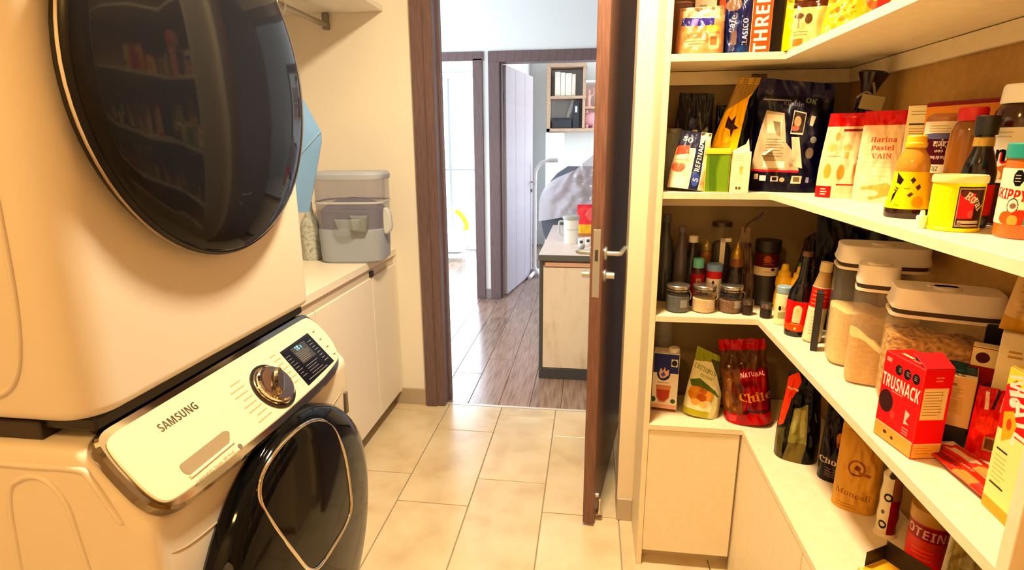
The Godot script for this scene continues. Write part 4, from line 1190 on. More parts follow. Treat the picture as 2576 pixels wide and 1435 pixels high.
# ------------------------------------------------------------------ top shelf
func build_top_shelf():
	bag("clear_bag", "clear bag with a purple band label at the left end of the top shelf", "bag", Vector3(0.291, S1, -1.752), -8, 0.128, 0.128, 0.085, "b58a5e",
		[["r", 0.08, 0, 0.84, 0.24, "dfcdb0"], ["p", [0.07, 0.2, 0.8, 0.24, 0.78, 0.42, 0.07, 0.38], "3b2f70"], ["p", [0.3, 0.24, 0.45, 0.24, 0.42, 0.41, 0.27, 0.4], "7a70a0"], ["r", 0.62, 0.4, 0.3, 0.14, "c7a14e"],
		["r", 0.15, 0.55, 0.55, 0.1, "a2754a"], ["l", 0.2, 0.68, 0.45, 3, 0.06, 0.03, "e2c7a0"], ["r", 0.68, 0.58, 0.22, 0.32, "d9b98c"], ["r", 0.71, 0.64, 0.14, 0.18, "9a7048"]], {"seed": 2, "back": "a97f55", "seal": 0.22, "taper": 0.9, "rough": 0.25, "wr": 0.007})
	var tin := thing("tin", "dusky purple tin behind the clear bag on the top shelf", "tin", Vector3(0.252, S1, -1.87))
	part(tin, "body", mesh1(lathe([[0, 0], [0.038, 0], [0.038, 0.16], [0, 0.16]], 28), M("7b5a62", 0.4)))
	part(tin, "rim", mesh1(lathe([[0.0375, 0.156], [0.0395, 0.157], [0.0395, 0.162], [0, 0.163]], 28), M("a08a80", 0.3, 0.6)))
	carton("carton", "cream carton behind the clear bag on the top shelf", "carton", Vector3(0.318, S1, -1.86), -5, 0.06, 0.19, 0.05, "d6c4a8", {"f": ["d9c8ae", [["l", 0.2, 0.1, 0.5, 8, 0.1, 0.03, "9c8a72"]]]})
	carton("carton", "orange beige carton between clear bag and navy pouch on the top shelf", "carton", Vector3(0.386, S1, -1.872), -6, 0.055, 0.18, 0.05, "cf9a70", {"f": ["d8a981", [["r", 0, 0, 1, 0.3, "c2694a"], ["l", 0.2, 0.4, 0.5, 5, 0.1, 0.03, "8c5a40"]]]})
	bag("coffee_pouch", "navy pouch with vertical silver lettering on the top shelf", "pouch", Vector3(0.393, S1, -1.762), -11, 0.074, 0.165, 0.052, "20264a",
		[["r", 0, 0, 1, 0.14, "23222e"], ["e", 0.3, 0.2, 0.3, 0.1, "7d6250"], ["p", [0.3, 0.3, 0.5, 0.35, 0.42, 0.92, 0.2, 0.95], "4a4a62"], ["t", "CLASICO", 0.76, 0.66, 0.085, "b9bac8", -90, 1.0], ["t", "cafe", 0.28, 0.5, 0.10, "a5a3b0", -80, 1.0, true], ["r", 0.28, 0.62, 0.2, 0.22, "76605c"], ["r", 0.5, 0.85, 0.5, 0.15, "1d3a66"]], {"seed": 5, "wr": 0.008, "rough": 0.25})
	var th := carton("cereal_box", "narrow orange box lettered THREE upright on the top shelf", "box", Vector3(0.4545, S1, -1.765), -13, 0.05, 0.24, 0.12, "f0a077",
		{"f": ["f1521c", [["t", "THREE", 0.5, 0.70, 0.145, "fbe9d2", -90, 1.05], ["e", 0.5, 0.30, 0.32, 0.065, "2a1512"], ["t", "b.", 0.5, 0.30, 0.06, "e6d8d0", -90]]], "l": ["f2a884", [["r", 0.8, 0, 0.2, 1, "f3b394"]]]})
	carton("carton", "black carton close beside the orange THREE box", "carton", Vector3(0.505, S1, -1.81), -14, 0.034, 0.19, 0.10, "120c0c", {})
	bag("mushroom_bag", "yellow-green bag with a beige mushroom panel on the top shelf", "bag", Vector3(0.553, S1, -1.69), -16, 0.115, 0.13, 0.06, "c4a35c",
		[["r", 0, 0, 0.16, 1, "bdb000"], ["r", 0.16, 0, 0.84, 0.2, "4a2608"], ["r", 0.18, 0.2, 0.5, 0.75, "cbb07a"], ["e", 0.3, 0.36, 0.1, 0.06, "5f4a2a"], ["r", 0.28, 0.4, 0.04, 0.2, "8a7246"], ["e", 0.5, 0.42, 0.08, 0.1, "5a4122"], ["l", 0.22, 0.66, 0.3, 2, 0.06, 0.02, "8f7648"], ["r", 0.22, 0.8, 0.2, 0.14, "8a6a2c"]], {"seed": 9, "back": "a8921c", "rough": 0.3})
	var orange := noise_mat(["e07b0a", "f7a416", "ffc23a"], 0.03, Vector3(6, 6, 6), 0.3, 91)
	var pb := thing("pasta_bag", "shiny orange bag of pasta lying at the corner of the top shelf", "bag", Vector3(0.615, S1, -1.575), -25)
	part(pb, "bag", pouch(0.13, 0.115, 0.07, orange, M("d98a14", 0.3), {"seed": 12, "wr": 0.012, "seal": 0.12, "taper": 0.85, "slant": 0.1}))
	bag("snack_bag", "orange snack bag standing right of the pasta bag on the top shelf", "bag", Vector3(0.628, S1, -1.46), -30, 0.10, 0.17, 0.05, "e98f1e",
		[["r", 0.2, 0.1, 0.6, 0.2, "f6c665"], ["e", 0.5, 0.55, 0.3, 0.2, "d25a12"], ["e", 0.4, 0.5, 0.12, 0.12, "f3b34a"], ["l", 0.2, 0.8, 0.6, 3, 0.05, 0.02, "8c3c0c"]], {"seed": 14, "back": "d67c16"})
	carton("spice_carton", "slim red carton on the top shelf near the right shelf edge", "carton", Vector3(0.60, S1, -1.378), -30, 0.022, 0.15, 0.08, "d8241a", {"f": ["e02a1c", [["r", 0.2, 0.5, 0.6, 0.1, "f6d080"]]]})
	carton("spice_carton", "yellow carton beside the slim red one on the top shelf", "carton", Vector3(0.62, S1, -1.315), -30, 0.065, 0.15, 0.06, "f2d20c", {"f": ["f6dc18", [["r", 0.1, 0.6, 0.8, 0.2, "c22a18"], ["l", 0.2, 0.85, 0.5, 2, 0.05, 0.02, "5a4a10"]]]})

# ------------------------------------------------------------------ second shelf
func build_second_shelf():
	jar("glass_jar", "dull grey glass jar at the far left of the second shelf", "jar", Vector3(0.242, S2, -1.80), 0.026, 0.18, M("5d6260", 0.7), 0.12, M("6c706e", 0.4, 0.5), glass("b8c4c0", 0.3))
	bag("plastic_bag", "dark grey bag with white swirls at the left of the second shelf", "bag", Vector3(0.300, S2, -1.872), -8, 0.125, 0.285, 0.07, "2e303b",
		[["p", [0.4, 0.24, 0.55, 0.27, 0.5, 0.38, 0.38, 0.34], "5a6088"], ["t", "C", 0.52, 0.42, 0.09, "d6d2cb", 15], ["t", "S", 0.58, 0.40, 0.05, "d6d2cb", 15], ["p", [0.58, 0.46, 0.86, 0.34, 0.9, 0.38, 0.62, 0.52], "8a8884"], ["p", [0.66, 0.46, 0.72, 0.46, 0.74, 0.56, 0.68, 0.56], "b8bfa0"], ["p", [0.6, 0.2, 0.64, 0.2, 0.72, 0.36, 0.69, 0.36], "6c6e78"]], {"seed": 21, "wr": 0.016, "roll": -3, "taper": 0.82, "rough": 0.3})
	bag("sugar_bag", "white bag lettered REFINADO tilting over the second shelf edge", "bag", Vector3(0.281, S2 + 0.004, -1.745), -4, 0.110, 0.168, 0.072, "efe0c4",
		[["r", 0, 0, 0.66, 0.3, "34344a"], ["t", "so", 0.28, 0.15, 0.12, "e4ddd0", 12, 1.2, true], ["p", [0.02, 0.27, 0.36, 0.25, 0.38, 0.4, 0.02, 0.44], "d9604a"], ["e", 0.18, 0.64, 0.17, 0.09, "d3765a"], ["l", 0.05, 0.5, 0.4, 2, 0.05, 0.03, "e8b48c"], ["p", [0.56, 0.3, 0.82, 0.12, 0.76, 1, 0.52, 1], "2b2c48"], ["t", "REFINADO", 0.69, 0.40, 0.085, "efe6d8", -86, 1.0], ["e", 0.66, 0.82, 0.1, 0.12, "4a5aa0"], ["t", "5", 0.66, 0.83, 0.09, "c9d2ea", -80], ["p", [0.84, 0.1, 1, 0.3, 1, 1, 0.8, 1], "d9c7a2"]],
		{"seed": 22, "roll": -7, "lean": -7, "wr": 0.006, "back": "d8c8a8", "seal": 0.06, "seal_hex": "34344a", "taper": 0.8})
	bag("yellow_bag", "yellow bag with a dark bat-like mark leaning behind the small cartons", "bag", Vector3(0.393, S2, -1.812), -16, 0.098, 0.325, 0.05, "f2bf1c",
		[["p", [0, 0, 1, 0, 1, 0.1, 0, 0.3], "9c8048"], ["p", [0.75, 0.18, 1, 0.06, 1, 1, 0.72, 1], "15151a"], ["p", [0.2, 0.34, 0.36, 0.38, 0.46, 0.33, 0.48, 0.41, 0.64, 0.44, 0.5, 0.46, 0.48, 0.53, 0.4, 0.46, 0.22, 0.44], "3a1a0c"], ["p", [0.08, 0.62, 0.5, 0.55, 0.62, 0.8, 0.1, 0.9], "d9a01e"], ["r", 0.1, 0.85, 0.5, 0.08, "f6e3a0"], ["r", 0, 0.94, 1, 0.06, "e0ac30"]],
		{"seed": 23, "roll": -5, "skew": 0.028, "waist": -0.1, "wr": 0.012, "taper": 0.6, "back": "c89a1a", "rough": 0.3})
	bag("black_bag", "plain black bag wedged between the yellow and the purple bags", "bag", Vector3(0.420, S2, -1.885), -12, 0.085, 0.25, 0.05, "15161c", [["p", [0.5, 0.3, 0.6, 0.3, 0.8, 0.9, 0.7, 0.9], "2a2c36"]], {"seed": 24, "wr": 0.012, "rough": 0.25})
	bag("purple_bag", "creased grey purple bag standing left of the big navy pouch", "bag", Vector3(0.474, S2, -1.850), -14, 0.085, 0.335, 0.05, "5a5064",
		[["r", 0, 0, 1, 0.18, "75624e"], ["p", [0.55, 0.1, 0.7, 0.15, 0.95, 0.75, 0.7, 0.6], "3b2f52"], ["p", [0.05, 0.9, 0.6, 0.5, 0.8, 0.55, 0.7, 0.8, 0.2, 0.95], "a58ca2"], ["p", [0, 0.4, 0.3, 0.3, 0.4, 0.7, 0, 0.75], "454252"], ["p", [0.2, 0.88, 0.9, 0.78, 1, 1, 0.1, 1], "dcc6a2"]], {"seed": 25, "roll": -2, "wr": 0.012, "taper": 0.5, "back": "4c4458", "rough": 0.25})
	bag("pet_food_pouch", "big navy pouch with a beige back panel and small white icons", "pouch", Vector3(0.562, S2, -1.76), -19, 0.20, 0.305, 0.10, "120f24",
		[["r", 0, 0, 1, 0.14, "1d1640"], ["l", 0.1, 0.17, 0.45, 1, 0.05, 0.014, "9a93a6"], ["t", "OK", 0.72, 0.17, 0.05, "7f9070", 8], ["t", "kibble", 0.5, 0.2, 0.04, "6d6a80", 4, 1.0, true],
		["p", [0.16, 0.27, 0.40, 0.29, 0.46, 0.55, 0.60, 0.66, 0.66, 0.80, 0.02, 0.80, 0.06, 0.6], "b7a486"], ["p", [0.17, 0.30, 0.39, 0.31, 0.38, 0.47, 0.2, 0.47], "ded0b2"], ["p", [0.26, 0.36, 0.36, 0.37, 0.38, 0.5, 0.32, 0.48], "8a7a60"], ["l", 0.2, 0.52, 0.26, 7, 0.025, 0.008, "7f735c"], ["r", 0.19, 0.72, 0.28, 0.06, "efe6cf"],
		["p", [0.52, 0.26, 0.68, 0.28, 0.66, 0.48, 0.50, 0.47], "d9c8ac"], ["p", [0.53, 0.27, 0.67, 0.29, 0.655, 0.46, 0.51, 0.46], "3d2f28"], ["e", 0.58, 0.36, 0.045, 0.05, "c99c7a"], ["e", 0.56, 0.42, 0.05, 0.025, "b86a58"], ["p", [0.74, 0.3, 0.80, 0.31, 0.77, 0.40, 0.73, 0.39], "c8bba0"], ["p", [0.52, 0.5, 0.62, 0.5, 0.70, 0.78, 0.58, 0.76], "d5c3a4"], ["e", 0.8, 0.52, 0.04, 0.03, "8f8a84"], ["e", 0.77, 0.64, 0.05, 0.05, "6b5a4c"],
		["p", [0.02, 0.795, 0.66, 0.80, 0.66, 0.82, 0.02, 0.815], "d22e44"], ["r", 0.08, 0.84, 0.06, 0.05, "dccaa6"], ["r", 0.16, 0.85, 0.09, 0.05, "f1ead8"], ["r", 0.31, 0.855, 0.1, 0.05, "e9e4dc"], ["r", 0.33, 0.865, 0.06, 0.03, "17142a"], ["e", 0.46, 0.885, 0.035, 0.022, "c9b89a"], ["p", [0.58, 0.85, 0.71, 0.85, 0.70, 0.92, 0.57, 0.92], "d7c6a4"], ["r", 0.6, 0.86, 0.08, 0.045, "6e5c46"], ["r", 0.76, 0.86, 0.04, 0.05, "8f8aa0"]],
		{"seed": 26, "wr": 0.013, "taper": 1.0, "slant": -0.045, "rough": 0.3, "seal": 0.14})
	# small open cartons in front
	var gb := carton("tea_box", "open green box with a yellow rim at the second shelf edge", "box", Vector3(0.367, S2, -1.755), -10, 0.066, 0.112, 0.10, "d9c23a",
		{"f": ["6c8826", [["p", [0.1, 0, 0.6, 0, 0.42, 0.42, 0.5, 1, 0.2, 1], "56731c"], ["p", [0.62, 0.1, 0.95, 0, 0.95, 1, 0.55, 1, 0.5, 0.5], "7a982e"], ["r", 0, 0, 1, 0.03, "b5a428"]]]}, {"flap": false})
	part(gb, "rim", slab(Vector3(-0.0345, 0.106, -0.048), Vector3(0.0345, 0.122, 0.052), 0.002, M("ecc81e", 0.45)))
	var wb := carton("tea_carton", "small cream carton with a peaked open flap and a barcode", "carton", Vector3(0.4265, S2, -1.742), -10, 0.052, 0.113, 0.085, "efe2c2",
		{"f": ["f3e8c6", [["l", 0.2, 0.1, 0.6, 3, 0.05, 0.012, "b7a674"], ["e", 0.55, 0.4, 0.1, 0.06, "ddb45a"], ["r", 0.45, 0.46, 0.2, 0.1, "e6c880"], ["l", 0.3, 0.6, 0.4, 4, 0.04, 0.01, "c9b98c"], ["r", 0.32, 0.87, 0.12, 0.08, "6b5a22"], ["r", 0.48, 0.87, 0.12, 0.08, "6b5a22"]]]}, {"flap": false})
	part(wb, "peak_flap", mesh1(prism([Vector2(-0.026, 0.112), Vector2(0.026, 0.112), Vector2(0.020, 0.150), Vector2(0.014, 0.134)], 0.0012, 0.0), M("e9dab6", 0.5)), Vector3(0, 0, -0.03), Vector3(0, 0, 0))
	part(wb, "side_flap", slab(Vector3(-0.03, 0.112, -0.04), Vector3(-0.028, 0.14, 0.04), 0.0003, M("f1e5c6", 0.5)), Vector3(-0.012, 0.012, 0), Vector3(0, 0, -52))
	# cookie pouches
	var food := [["r", 0, 0, 1, 0.155, "cf0f14"], ["t", "soletas", 0.5, 0.04, 0.03, "f2a0a0", 0], ["r", 0.4, 0.185, 0.5, 0.03, "8a2430"], ["e", 0.3, 0.27, 0.06, 0.05, "e2a86a"], ["e", 0.22, 0.4, 0.11, 0.05, "e5b878"], ["e", 0.56, 0.4, 0.1, 0.04, "dfb070"], ["r", 0.5, 0.45, 0.1, 0.08, "e0a862"], ["r", 0.14, 0.5, 0.3, 0.006, "6a4a3a"], ["e", 0.2, 0.68, 0.08, 0.09, "e4a14c"], ["e", 0.48, 0.69, 0.085, 0.09, "dc9640"], ["p", [0.72, 0.6, 0.95, 0.5, 0.98, 0.8, 0.74, 0.85], "dca060"], ["e", 0.86, 0.52, 0.08, 0.035, "b4502e"], ["r", 0.42, 0.83, 0.5, 0.02, "b03a34"], ["e", 0.62, 0.9, 0.2, 0.05, "ecc79c"]]
	bag("cookie_pouch", "cream pouch with a red top and a red square at its foot", "pouch", Vector3(0.628, S2, -1.555), -20, 0.105, 0.207, 0.05, "f4d6ac", food + [["r", 0, 0.86, 0.33, 0.14, "e0141c"], ["l", 0.1, 0.89, 0.16, 3, 0.03, 0.014, "f6d2c4"]], {"seed": 31, "taper": 0.86, "wr": 0.005, "back": "e9c9a0", "seal_hex": "cf0f14", "skew": 0.006})
	bag("cookie_pouch", "cream and red pouch with red serif lettering, right of its twin", "pouch", Vector3(0.672, S2, -1.455), -27, 0.098, 0.207, 0.05, "f4d8b2", [["r", 0, 0, 1, 0.155, "c20d12"], ["t", "Harina", 0.5, 0.31, 0.055, "c8503c", 0, 1.0, true], ["t", "Pastel", 0.5, 0.40, 0.055, "c8503c", 0, 1.0, true], ["t", "VAIN", 0.5, 0.49, 0.055, "cf5f48", 0, 1.0, true], ["l", 0.15, 0.56, 0.6, 4, 0.05, 0.006, "e2b48c"], ["p", [0.15, 0.84, 0.7, 0.78, 0.9, 0.9, 0.4, 0.98], "e0a85e"], ["e", 0.35, 0.9, 0.2, 0.04, "f0d8b8"]], {"seed": 32, "taper": 0.9, "wr": 0.006, "back": "e9c9a0", "seal_hex": "c20d12"})
	# dark tied bag behind them
	var tb := thing("tied_bag", "dark shiny bag tied at the top in the shelf corner", "bag", Vector3(0.705, S2, -1.655), -22)
	part(tb, "bag", pouch(0.11, 0.245, 0.07, M("150d09", 0.18), M("150d09", 0.2), {"seed": 33, "wr": 0.018, "taper": 0.45, "seal": 0.03}))
	part(tb, "neck", mesh1(lathe([[0.022, 0.0], [0.016, 0.02], [0.024, 0.05], [0.036, 0.075], [0.03, 0.08], [0, 0.06]], 16), M("1c120c", 0.2)), Vector3(0, 0.235, 0), Vector3(0, 0, -8))
	part(tb, "tag", slab(Vector3(-0.022, 0, 0), Vector3(0.03, 0.036, 0.002), 0.0006, M("9c8c58", 0.5)), Vector3(0.006, 0.218, 0.034), Vector3(0, 0, -12))
	part(tb, "tie", mesh1(tube(curve([Vector3(-0.02, 0.25, 0.02), Vector3(0.0, 0.262, 0.032), Vector3(0.018, 0.25, 0.026), Vector3(0.01, 0.29, 0.02), Vector3(-0.004, 0.312, 0.012)], 4), 0.0035, 6), M("7d6a5a", 0.5)))
	# cartons and bottles on the right run
	carton("pancake_box", "cream carton showing its nutrition panel beside the squeeze bottle", "carton", Vector3(0.705, S2, -1.375), -29, 0.052, 0.212, 0.05, "f2e6bc", {"f": ["f6ecc0", [["l", 0.1, 0.05, 0.8, 2, 0.03, 0.008, "9a8f62"], ["r", 0.08, 0.17, 0.84, 0.018, "4a4630"], ["l", 0.1, 0.22, 0.75, 3, 0.025, 0.01, "c9a858"], ["l", 0.08, 0.32, 0.8, 10, 0.02, 0.006, "c3b888"], ["r", 0.08, 0.60, 0.84, 0.014, "3f3b28"], ["l", 0.1, 0.66, 0.7, 6, 0.03, 0.006, "c9be90"]]]}, {"flap_hex": "8a3018"})
	carton("wafer_box", "wide orange box with a red badge against the right wall", "box", Vector3(0.733, S2, -1.25), -72, 0.19, 0.214, 0.03, "96301c", {"f": ["d8903a", [["r", 0, 0, 1, 0.03, "7c1a10"], ["r", 0.1, 0.1, 0.2, 0.14, "d8221c"], ["e", 0.2, 0.17, 0.07, 0.03, "f4c8a0"], ["t", "Sponch", 0.2, 0.28, 0.05, "fae2c0", 0], ["e", 0.6, 0.5, 0.25, 0.2, "b8661e"], ["r", 0.85, 0.04, 0.12, 0.12, "cc1418"], ["r", 0, 0.9, 1, 0.1, "a2401e"]]]}, {"flap_hex": "7c1a10"})
	# upside-down squeeze bottle
	var am := M("b9681c", 0.15).duplicate()
	am.albedo_color = Color(0.66, 0.37, 0.11)
	am.clearcoat_enabled = true
	var cj := bottle("squeeze_bottle", "amber squeeze bottle with upside-down maroon label standing on its cap", "bottle", Vector3(0.667, S2, -1.222), -33, [
		["cap", [[0, 0], [0.018, 0], [0.019, 0.004], [0.019, 0.03], [0, 0.03]], M("4a1c10", 0.4)],
		["body", [[0, 0.03], [0.016, 0.03], [0.018, 0.045], [0.027, 0.07], [0.030, 0.085], [0.0305, 0.17], [0.028, 0.182], [0.02, 0.189], [0, 0.19]], am]], "", 1.0, 0.72)
	part(cj, "label", mesh1(lathe([[0.0308, 0.078], [0.0313, 0.08], [0.0313, 0.172], [0.0308, 0.174]], 32, 2.0, 1.0, 0.74, true, -1.15, 1.15), printed(canvas(150, 200, "f4ead2", [["r", 0, 0.27, 1, 0.56, "4c1226"], ["e", 0.5, 0.28, 0.5, 0.06, "6f6f9a"], ["t", "Cajeta", 0.52, 0.43, 0.13, "f2e4d0", 180, 0.45, true], ["t", "con", 0.5, 0.57, 0.06, "e6cfc0", 180], ["t", "Dulce de leche", 0.5, 0.70, 0.07, "e6cfc0", 180, 0.5, true], ["t", "ZiLi", 0.45, 0.92, 0.09, "6a6a3a", 180, 0.7], ["e", 0.85, 0.92, 0.05, 0.04, "8f8f4a"], ["l", 0.2, 0.08, 0.6, 3, 0.05, 0.015, "b9ae8a"]]), 0.35)))
	# small bottle, yellow cap and label
	var mg := bottle("seasoning_bottle", "small amber bottle with yellow cap and yellow label with dark squares", "bottle", Vector3(0.587, S2, -1.150), -27, [
		["base", [[0, 0], [0.034, 0], [0.0355, 0.003], [0.0355, 0.014], [0.0345, 0.018], [0, 0.018]], M("2a0f08", 0.12)],
		["shoulder", [[0.0262, 0.082], [0.027, 0.088], [0.0265, 0.098], [0.022, 0.112], [0.0155, 0.123], [0.0145, 0.128]], M("c08426", 0.1)],
		["cap", [[0, 0.126], [0.0165, 0.126], [0.0175, 0.129], [0.0175, 0.134], [0.0155, 0.136], [0.0155, 0.146], [0.014, 0.148], [0, 0.148]], M("f0bb08", 0.4)]])
	part(mg, "label", mesh1(lathe([[0.0348, 0.017], [0.0345, 0.02], [0.031, 0.045], [0.0275, 0.07], [0.0268, 0.083], [0.0258, 0.084]], 40), round_ink(0.032, 0.068, "f6cf0e", [["p", [0.36, 0.02, 0.44, 0.22, 0.42, 0.36, 0.37, 0.3], "2d1608"], ["t", "AA", 0.385, 0.48, 0.12, "2d1608", -60, 0.6], ["p", [0.525, 0.14, 0.55, 0.22, 0.525, 0.32, 0.50, 0.22], "3a2208"], ["p", [0.585, 0.32, 0.6, 0.42, 0.57, 0.5, 0.55, 0.4], "5a3a10"], ["p", [0.52, 0.54, 0.54, 0.6, 0.51, 0.68, 0.49, 0.62], "5a3a10"], ["e", 0.505, 0.42, 0.006, 0.02, "caa010"], ["l", 0.46, 0.45, 0.05, 1, 0.1, 0.02, "6a4a10"], ["e", 0.58, 0.8, 0.05, 0.16, "eca22a"], ["l", 0.4, 0.9, 0.06, 1, 0.1, 0.02, "8a6a10"], ["p", [0.36, 0.62, 0.40, 0.5, 0.38, 0.75, 0.36, 0.85], "1d0e06"]])))
	# yellow baking powder can
	var can := thing("baking_powder_can", "yellow can with a red and black framed label and cream lid", "can", Vector3(0.5745, S2, -0.985), -30)
	part(can, "body", mesh1(lathe([[0, 0], [0.0345, 0], [0.0355, 0.002], [0.0355, 0.004], [0.034, 0.006], [0.034, 0.074], [0, 0.074]], 48), round_ink(0.034, 0.074, "f4e208", [["l", 0.40, 0.16, 0.05, 6, 0.11, 0.015, "d6be10"], ["r", 0.505, 0.07, 0.20, 0.86, "2a1a10"], ["r", 0.512, 0.10, 0.186, 0.80, "c2a88a"], ["r", 0.517, 0.12, 0.176, 0.76, "3a1a12"], ["r", 0.517, 0.2, 0.10, 0.52, "d8101c"], ["e", 0.55, 0.2, 0.03, 0.07, "5a2a22"], ["t", "Ro", 0.585, 0.28, 0.16, "efdcc0", 28, 0.8, true], ["t", "yal", 0.635, 0.42, 0.16, "efdcc0", 55, 0.8, true], ["e", 0.6, 0.62, 0.02, 0.08, "b4584a"], ["r", 0.525, 0.76, 0.15, 0.07, "c9b8a2"], ["l", 0.52, 0.86, 0.16, 1, 0.05, 0.02, "e6d6c0"], ["e", 0.54, 0.84, 0.015, 0.05, "8a8076"]])))
	part(can, "lid", mesh1(lathe([[0, 0.074], [0.0355, 0.074], [0.0362, 0.076], [0.0362, 0.083], [0.0345, 0.086], [0.033, 0.0855], [0.032, 0.083], [0, 0.083]], 48), M("ecd88a", 0.45)))
	var wc := thing("bottle_cap", "tiny white cap standing left of the yellow can", "cap", Vector3(0.5355, S2, -0.998))
	part(wc, "cap", mesh1(lathe([[0, 0], [0.0075, 0], [0.0078, 0.018], [0.007, 0.02], [0, 0.02]], 16), M("f3ead2", 0.4)))
	part(wc, "tip", mesh1(lathe([[0, 0.02], [0.004, 0.02], [0.003, 0.028], [0, 0.0285]], 12), M("f3ead2", 0.4)))
	# honey jar, dark bottle, brown carton
	var hj := bottle("honey_jar", "bulbous amber jar with a red cap behind the yellow can", "jar", Vector3(0.668, S2, -1.142), -31, [
		["body", [[0, 0], [0.024, 0], [0.028, 0.006], [0.030, 0.06], [0.031, 0.12], [0.028, 0.155], [0.022, 0.168], [0.019, 0.172]], M("7d4812", 0.12)],
		["cap", [[0, 0.172], [0.021, 0.172], [0.022, 0.175], [0.022, 0.192], [0.020, 0.195], [0, 0.195]], M("d01418", 0.35)]])
	carton("cocoa_carton", "brown carton behind the dark sauce bottle on the second shelf", "carton", Vector3(0.744, S2, -1.13), -35, 0.036, 0.215, 0.035, "4e2012", {"f": ["571f12", [["r", 0, 0.4, 1, 0.2, "32120c"]]]})
	var blk := M("0d0807", 0.1)
	bottle("soy_sauce_bottle", "dark sauce bottle with an orange-red label right of the yellow can", "bottle", Vector3(0.622, S2, -1.024), -31, [
		["body", [[0, 0], [0.022, 0], [0.0235, 0.004], [0.0235, 0.088], [0.020, 0.105], [0.0135, 0.125], [0.0125, 0.146], [0, 0.146]], blk],
		["label", [[0.0236, 0.018], [0.0241, 0.019], [0.0241, 0.068], [0.0236, 0.069]], round_ink(0.024, 0.05, "d81a14", [["p", [0.40, 0.0, 0.52, 0, 0.5, 0.9, 0.38, 1], "ee7a34"], ["r", 0.49, 0.6, 0.02, 0.26, "f4c07c"], ["e", 0.44, 0.8, 0.03, 0.16, "e8541e"], ["r", 0, 0.96, 1, 0.04, "2a0c08"]])],
		["neck_band", [[0.0128, 0.128], [0.0140, 0.129], [0.0136, 0.142], [0.0128, 0.143]], M("b08a34", 0.3, 0.4)],
		["cap", [[0, 0.146], [0.0155, 0.146], [0.016, 0.148], [0.016, 0.174], [0.015, 0.176], [0, 0.176]], M("0f0b0a", 0.4)]])
	# spread jars at the frame edge
	var nu := bottle("chocolate_spread_jar", "brown spread jar with a white lid and white label at the right edge", "jar", Vector3(0.692, S2, -1.060), -38, [
		["body", [[0, 0], [0.034, 0], [0.038, 0.006], [0.039, 0.13], [0.038, 0.165], [0.034, 0.185], [0.027, 0.196], [0, 0.196]], M("3a1508", 0.12)],
		["label", [[0.0392, 0.07], [0.0398, 0.071], [0.0392, 0.155], [0.0385, 0.158]], round_ink(0.039, 0.088, "f3e9d6", [["t", "utella", 0.60, 0.50, 0.28, "d0231c", 0, 0.85], ["t", "n", 0.445, 0.50, 0.28, "17120f", 0, 0.85], ["l", 0.4, 0.08, 0.1, 2, 0.07, 0.03, "c9c0a0"], ["e", 0.5, 0.8, 0.08, 0.14, "c87a40"], ["e", 0.44, 0.86, 0.03, 0.1, "e6d0a0"]])],
		["lid", [[0, 0.196], [0.030, 0.196], [0.031, 0.198], [0.0295, 0.222], [0.027, 0.226], [0, 0.226]], M("f4f0ea", 0.4)]])
	bottle("peanut_butter_jar", "peanut butter jar with a teal lid and black warning seals", "jar", Vector3(0.628, S2, -0.910), -50, [
		["body", [[0, 0], [0.034, 0], [0.036, 0.004], [0.036, 0.105], [0.033, 0.116], [0, 0.116]], M("b8601a", 0.2)],
		["label", [[0.0362, 0.02], [0.0368, 0.021], [0.0368, 0.098], [0.0362, 0.099]], round_ink(0.037, 0.078, "f3e6c8", [["p", seal8(0.465, 0.17, 0.030, 0.15), "16110f"], ["l", 0.448, 0.12, 0.034, 3, 0.05, 0.016, "d8d0c0"], ["p", seal8(0.545, 0.17, 0.030, 0.15), "16110f"], ["l", 0.528, 0.12, 0.034, 3, 0.05, 0.016, "d8d0c0"], ["t", "SKIPPY", 0.425, 0.46, 0.19, "d8281c", 5, 0.72], ["e", 0.462, 0.66, 0.032, 0.14, "3a3a40"], ["e", 0.462, 0.66, 0.028, 0.12, "e4d6c8"], ["e", 0.465, 0.66, 0.018, 0.05, "8a6a5a"], ["e", 0.44, 0.88, 0.05, 0.12, "e2622a"], ["e", 0.51, 0.86, 0.05, 0.14, "d9421c"], ["e", 0.475, 0.92, 0.03, 0.1, "f0a050"], ["r", 0.53, 0.4, 0.12, 0.6, "3c9c96"]])],
		["lid", [[0, 0.112], [0.036, 0.112], [0.0375, 0.114], [0.0375, 0.132], [0.035, 0.134], [0, 0.134]], M("15857a", 0.4)]])

func seal8(cx: float, cy: float, rx: float, ry: float) -> Array:
	var o := []
	for i in 8:
		var a := TAU * (i + 0.5) / 8.0
		o.append(cx + cos(a) * rx)
		o.append(cy + sin(a) * ry)
	return o

